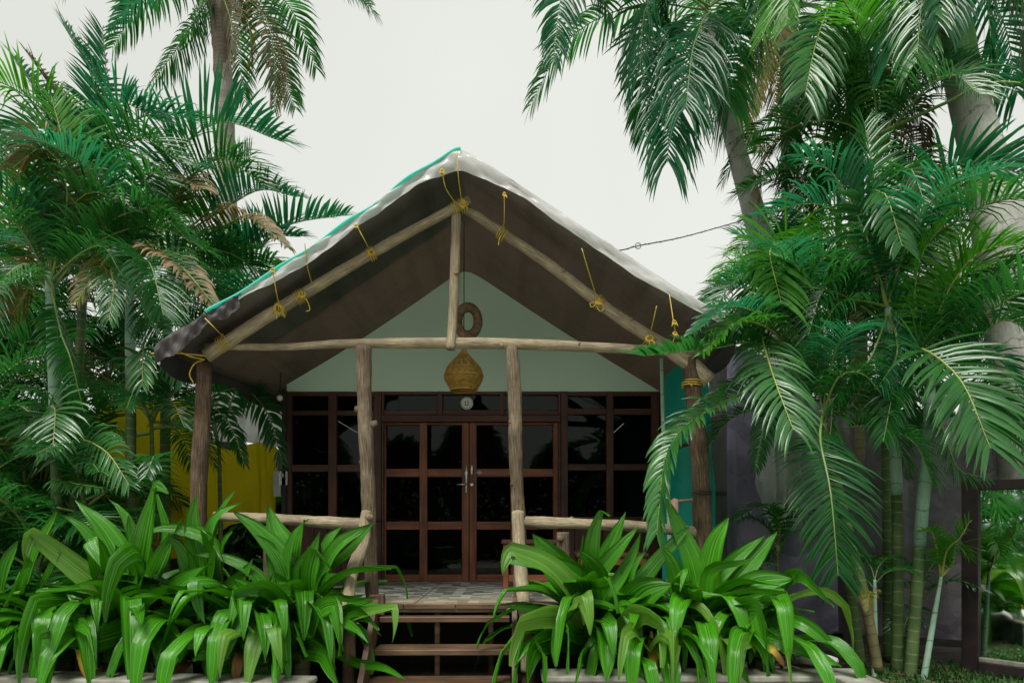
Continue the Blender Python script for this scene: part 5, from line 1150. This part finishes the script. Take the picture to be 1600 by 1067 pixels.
fr(S1, [(1388, 480, 6.8), (1420, 400, 6.9), (1450, 330, 7.0), (1490, 300, 7.0)], 60, 'palm', 40, .3)
fr(S1, [(1388, 490, 6.8), (1360, 560, 6.6), (1330, 590, 6.5), (1290, 640, 6.4)], 50, 'palm', 25, .4)
fr(S1, [(1388, 490, 6.8), (1430, 520, 6.6), (1470, 500, 6.5), (1510, 540, 6.4)], 52, 'palm', 35, .4)
crown(S1, P(1388, 485, 6.9), 'areca', 4, 41)
S2 = palm('areca_palm', 'slender palm with the palest waxy stem beside the mirror frame', g0(1425, 6.6), GR)
cane(S2, [(1422, 1063, 6.6), (1432, 930, 6.6), (1441, 800, 6.6), (1450, 700, 6.6), (1453, 620, 6.6), (1452, 560, 6.6)], [.058, .055, .052, .055, .052, .04], ('stem_green', 'stem_pale'), .42, 12)
fr(S2, [(1452, 600, 6.6), (1438, 545, 6.3), (1500, 592, 5.9), (1548, 700, 5.6)], 92, 'pale', 18, .25, 40, W=.045, tipl=.6, face=(0, -1, .15))
fr(S2, [(1452, 580, 6.6), (1470, 480, 6.5), (1525, 398, 6.3), (1602, 380, 6.1)], 62, 'bright', 45, .25, 44)
fr(S2, [(1452, 580, 6.6), (1480, 460, 6.7), (1500, 390, 6.8), (1500, 330, 6.9)], 60, 'bright', 42, .2)
fr(S2, [(1452, 580, 6.6), (1430, 480, 6.6), (1440, 400, 6.6), (1480, 345, 6.6)], 60, 'bright', 40, .2)
fr(S2, [(1452, 590, 6.6), (1520, 540, 6.4), (1570, 500, 6.2), (1640, 540, 6.0)], 60, 'palm', 42, .35)
fr(S2, [(1452, 600, 6.6), (1480, 690, 6.5), (1500, 735, 6.4), (1540, 745, 6.3)], 44, 'palm', 20, .5)
fr(S2, [(1452, 600, 6.6), (1420, 580, 6.4), (1400, 600, 6.2), (1380, 690, 6.1)], 50, 'palm', 20, .45)
fr(S2, [(1452, 590, 6.6), (1540, 460, 6.9), (1580, 450, 6.9), (1640, 470, 6.9)], 60, 'palm', 42, .3)
fr(S2, [(1452, 585, 6.6), (1500, 490, 6.4), (1550, 455, 6.3), (1615, 520, 6.2)], 56, 'palm', 40, .4, 40)
fr(S2, [(1452, 600, 6.6), (1510, 560, 6.5), (1560, 560, 6.4), (1620, 640, 6.3)], 54, 'teal', 30, .45, 40)
fr(S2, [(1452, 600, 6.6), (1500, 600, 6.7), (1560, 620, 6.7), (1600, 690, 6.7)], 50, 'palm', 25, .5, 40)
fr(S2, [(1452, 580, 6.6), (1520, 470, 6.7), (1570, 420, 6.8), (1640, 430, 6.8)], 58, 'palm', 40, .3, 40)
crown(S2, P(1452, 575, 6.7), 'areca', 4, 43)
S3 = palm('areca_palm', 'slender palm leaning left whose frond lies over the porch roof corner', g0(1335, 7.0), GR)
cane(S3, [(1345, 1040, 7.0), (1325, 900, 7.0), (1290, 780, 7.0), (1262, 680, 7.0), (1245, 600, 7.0), (1230, 520, 7.0)], [.052, .052, .05, .05, .046, .03], ('stem_green', 'stem_pale'), .55, 13)
fr(S3, [(1232, 550, 7.0), (1192, 520, 6.7), (1206, 580, 6.1), (1240, 672, 5.7)], 76, 'pale', 10, .45, 44, tipl=.6, face=(0, -1, .15))
fr(S3, [(1232, 550, 7.0), (1175, 535, 6.5), (1110, 545, 5.9), (1005, 556, 5.6)], 46, 'palm', 65, .15, 36, tipl=.8)
fr(S3, [(1232, 560, 7.0), (1150, 615, 6.3), (1050, 690, 5.8), (1026, 835, 5.6)], 50, 'pale', 45, .6, 52, tipl=.7)
fr(S3, [(1232, 550, 7.0), (1240, 400, 7.0), (1203, 388, 6.7), (1222, 478, 6.3)], 78, 'bright', 14, .3, 40, tipl=.55, face=(.25, -1, .3), a0=82, a1=48)
fr(S3, [(1232, 545, 7.0), (1200, 470, 7.0), (1150, 450, 7.0), (1090, 480, 7.0)], 58, 'teal', 48, .25)
fr(S3, [(1232, 545, 7.0), (1225, 440, 7.2), (1180, 380, 7.2), (1145, 365, 7.2)], 56, 'teal', 38, .25)
fr(S3, [(1232, 545, 7.0), (1270, 430, 6.9), (1300, 400, 6.8), (1340, 440, 6.7)], 50, 'palm', 42, .4)
fr(S3, [(1232, 560, 7.0), (1215, 610, 6.7), (1195, 660, 6.5), (1180, 735, 6.4)], 30, 'palm', 14, .4)
fr(S3, [(1232, 560, 7.0), (1280, 600, 6.7), (1300, 640, 6.5), (1290, 720, 6.4)], 50, 'pale', 25, .5)
fr(S3, [(1232, 540, 7.0), (1190, 495, 6.4), (1140, 480, 6.0), (1085, 520, 5.7)], 44, 'teal', 45, .3, 36)
fr(S3, [(1232, 540, 7.0), (1190, 450, 6.8), (1150, 440, 6.6), (1105, 500, 6.4)], 52, 'palm', 40, .3, 38)
fr(S3, [(1232, 540, 7.0), (1195, 510, 6.4), (1150, 505, 5.95), (1098, 552, 5.7)], 42, 'bright', 38, .35, 36)
crown(S3, P(1232, 545, 7.15), 'areca', 3, 45)
S4 = palm('areca_palm', 'slender green cane palm with one broad dark frond hanging straight down', g0(1362, 6.6), GR)
cane(S4, [(1372, 1048, 6.6), (1352, 940, 6.6), (1325, 830, 6.6), (1300, 720, 6.6), (1285, 640, 6.6)], [.052, .05, .048, .045, .03], ('stem_yellow', 'stem_green'), .3, 14)
fr(S4, [(1285, 650, 6.6), (1282, 690, 6.2), (1298, 770, 5.9), (1310, 900, 5.8)], 78, 'palm', 8, .3, 52, tipl=.55, face=(0, -1, .15))
fr(S4, [(1285, 650, 6.6), (1310, 590, 6.4), (1350, 585, 6.3), (1395, 640, 6.2)], 56, 'palm', 25, .5)
fr(S4, [(1285, 650, 6.6), (1345, 640, 6.6), (1390, 660, 6.5), (1420, 740, 6.5)], 52, 'palm', 18, .4)
crown(S4, P(1285, 645, 6.7), 'areca', 6, 47, .7)
S5 = palm('areca_palm', 'dark slender palm stem standing close behind the tallest right one', g0(1386, 7.4), GR)
cane(S5, [(1388, 1030, 7.4), (1388, 850, 7.4), (1384, 650, 7.4), (1384, 430, 7.4)], [.055, .055, .05, .035], ('stem_green', 'stem_pale'), .6, 15)
crown(S5, P(1384, 440, 7.4), 'areca', 6, 49, 1.0)
for i, (px, pt, Y, sd, lb) in enumerate(((1367, 905, 6.6, 61, 'thin pale sapling palm left of the ringed stems'), (1443, 900, 6.5, 62, 'small bright sapling palm between pale stem and mirror'), (1215, 860, 7.3, 63, 'small dark palm in front of the violet tarpaulin'), (1420, 930, 7.2, 64, 'small palm low behind the ringed stems'))):
    t = palm('palm_sapling', lb, g0(px, Y), 'palm saplings at the foot of the right group')
    xt = px + (0, 28, 0, 20)[i]
    cane(t, [(px, 820 + 1067 * 1.48 / Y, Y), (px + (xt - px) * .5, (pt + 1060) / 2, Y), (xt, pt, Y)], [.03, .026, .014], ('stem_pale' if i < 2 else 'stem_green',), None, sd)
    if i == 1:
        fr(t, [(xt, pt, Y), (1480, 860, Y - .1), (1500, 840, Y - .2), (1515, 815, Y - .2)], 34, 'bright', 40, .3, 24); fr(t, [(xt, pt, Y), (1488, 880, Y), (1495, 850, Y), (1512, 870, Y)], 34, 'bright', 40, .3, 24)
        fr(t, [(xt, pt, Y), (1462, 850, Y), (1455, 830, Y), (1440, 830, Y)], 26, 'bright', 40, .3, 20)
    elif i == 2:
        fr(t, [(px, pt, Y), (1215, 810, Y), (1190, 790, Y - .1), (1150, 812, Y - .2)], 34, 'palm', 25, .3, 26); fr(t, [(px, pt, Y), (1225, 800, Y), (1250, 800, Y - .1), (1262, 850, Y - .2)], 34, 'bright', 25, .4, 26)
        crown(t, P(px, pt, Y), 'low', 5, sd, .6, kmax=3)
    else: crown(t, P(xt, pt, Y), 'low', 5, sd, .42 if i == 0 else .7, kmax=3)
# long bare leaf stalk and frond crossing the stout trunk
S7 = palm('areca_palm', 'palm right of the picture whose long bare stalk crosses the stout trunk', g0(1385, 7.7), GR)
cane(S7, [(1392, 1020, 7.7), (1385, 700, 7.7), (1376, 400, 7.7), (1370, 215, 7.7)], [.055, .055, .05, .035], ('stem_green', 'stem_yellow'), .7, 18)
fr(S7, [(1372, 210, 7.7), (1480, 160, 7.2), (1560, 128, 6.9), (1690, 150, 6.7)], 50, 'palm', 40, .3, 16, t0=.72, r0=.026)
fr(S7, [(1372, 250, 7.7), (1440, 305, 7.2), (1495, 258, 6.9), (1630, 275, 6.6)], 66, 'teal', 60, .15, 30, t0=.4, tipl=.7)
crown(S7, P(1372, 220, 7.8), 'areca', 5, 53, .9)
for i, (px, Y, zt, sd, lb) in enumerate(((1260, 10.6, 5.2, 71, 'background palm between the leaning trunk and the slender stems'), (1330, 10.0, 4.2, 72, 'background palm behind the middle right stems'), (1460, 10.2, 5.0, 73, 'background palm left of the stout trunk'), (1580, 10.0, 4.0, 74, 'background palm low behind the stout trunk'), (1660, 9.0, 3.6, 75, 'background palm above the mirror at the right edge'), (1180, 12.0, 4.2, 76, 'background palm low behind the right roof corner'), (1420, 9.0, 3.4, 77, 'background palm above the clouded plastic wall'), (1310, 9.0, 5.6, 78, 'background palm high among the right fronds'))):
    t = palm('areca_palm', lb, g0(px, Y), GR); p = Vector((PX(px, Y), Y, zt)); mb = MB(); tube(mb, [(p.x, p.y, 0), (p.x + .05, p.y, zt * .5), tuple(p)], [.065, .06, .04], 10, seg=20, rings=.05, ring_step=.12); obj('stem', mb, 'stem_green', t)
    crown(t, p, 'areca', 8, sd, 1.0); crown(t, p - Vector((-.1, 0, 1.2)), 'areca', 3, sd + 60, .9, kmin=1)

# ================================================================== far foliage, garden behind the camera, grass
def thicket(name, label, x0, x1, y0, y1, z0, z1, n, seed, mat='palm'):
    rng = np.random.default_rng(seed); c = np.stack([rng.uniform(x0, x1, n), rng.uniform(y0, y1, n), z0 + (z1 - z0) * rng.random(n) ** .8], 1)
    hcut = z1 * (.72 + .28 * np.sin(c[:, 0] * 1.3 + seed) * np.sin(c[:, 0] * .47 + 2)); c[:, 2] = np.minimum(c[:, 2], hcut - rng.random(n) * .4)
    d = rng.normal(size=(n, 3)); d[:, 2] = d[:, 2] * .5 - .2; d /= np.linalg.norm(d, axis=1)[:, None]
    s = np.cross(d, rng.normal(size=(n, 3))); s /= np.linalg.norm(s, axis=1)[:, None]
    l = rng.uniform(.25, .6, n)[:, None]; w_ = rng.uniform(.03, .07, n)[:, None]
    V = np.stack([c, c + d * l * .5 + s * w_, c + d * l + np.array([0, 0, -1]) * l * .25, c + d * l * .5 - s * w_], 1)
    mb = MB(); mb.add(V.reshape(-1, 3), (np.arange(n)[:, None] * 4 + np.arange(4)).tolist(), np.tile([[.5, 0], [0, .5], [.5, 1], [1, .5]], (n, 1)), np.repeat(rng.random((n, 2)), 4, axis=0))
    return obj(name, mb, mat, None, label=label, cat='thicket', kind='stuff')
thicket('thicket', 'dark mass of leaves deep behind the left palms', -16, -3.5, 11.6, 15, 0, 3.6, 24000, 1)
thicket('thicket', 'dark undergrowth filling the shade between the left palm stems', -14, -5.9, 9.2, 11.2, 0, 3.3, 14000, 7)
thicket('thicket', 'dark mass of leaves far behind the right palms', 2.6, 14, 11.5, 15, 0, 3.9, 11000, 2)
thicket('hedge', 'garden hedge along the far side of the lawn', -18, -11.5, -12, 7, 0, 4.5, 15000, 3)
thicket('hedge', 'tall garden hedge facing the cottage across the lawn', -14, 16, -14.5, -12.0, 0, 7.0, 60000, 4)
# grass tufts at the lawn edge
rng = np.random.default_rng(9); n = 9000
xy = np.stack([rng.uniform(2.95, 7.5, n), rng.uniform(4.6, 7.35, n)], 1); xy = xy[(xy[:, 1] < 6.9 + .35 * np.sin(xy[:, 0] * 3) * .5 + .2)]; n = len(xy)
a = rng.random(n) * 6.283; h = rng.uniform(.03, .085, n); d = np.stack([np.cos(a), np.sin(a)], 1)
c = np.concatenate([xy, np.full((n, 1), .004)], 1); s = np.concatenate([np.stack([-d[:, 1], d[:, 0]], 1) * .004, np.zeros((n, 1))], 1)
tip = c + np.concatenate([d * (h * .5)[:, None], h[:, None]], 1); mid = c + np.concatenate([d * (h * .15)[:, None], (h * .6)[:, None]], 1)
V = np.stack([c - s, c + s, mid + s * .8, tip, mid - s * .8], 1); mb = MB()
mb.add(V.reshape(-1, 3), (np.arange(n)[:, None] * 5 + np.arange(5)).tolist(), np.tile([[0, 0], [1, 0], [1, .6], [.5, 1], [0, .6]], (n, 1)), np.repeat(rng.random((n, 2)), 5, axis=0))
obj('grass', mb, 'grass', None, label='short grass at the lawn edge by the mirror', cat='grass', kind='stuff')
# dry leaf litter under the palms
rng = np.random.default_rng(12); n = 900
c = np.stack([rng.uniform(1.9, 4.6, n), rng.uniform(5.75, 8.0, n), rng.uniform(.006, .03, n)], 1); a = rng.random(n) * 6.283; l = rng.uniform(.05, .28, n)[:, None]; w_ = rng.uniform(.006, .018, n)[:, None]
d = np.stack([np.cos(a), np.sin(a), rng.uniform(0, .15, n)], 1); s = np.stack([-np.sin(a), np.cos(a), rng.uniform(-.5, .5, n)], 1)
V = np.stack([c, c + d * l * .5 + s * w_, c + d * l, c + d * l * .5 - s * w_], 1); mb = MB()
mb.add(V.reshape(-1, 3), (np.arange(n)[:, None] * 4 + np.arange(4)).tolist(), np.tile([[.5, 0], [0, .5], [.5, 1], [1, .5]], (n, 1)), np.repeat(rng.random((n, 2)), 4, axis=0))
obj('leaf_litter', mb, 'dead', None, label='dry palm leaf litter on the soil under the right palms', cat='leaf litter', kind='stuff')
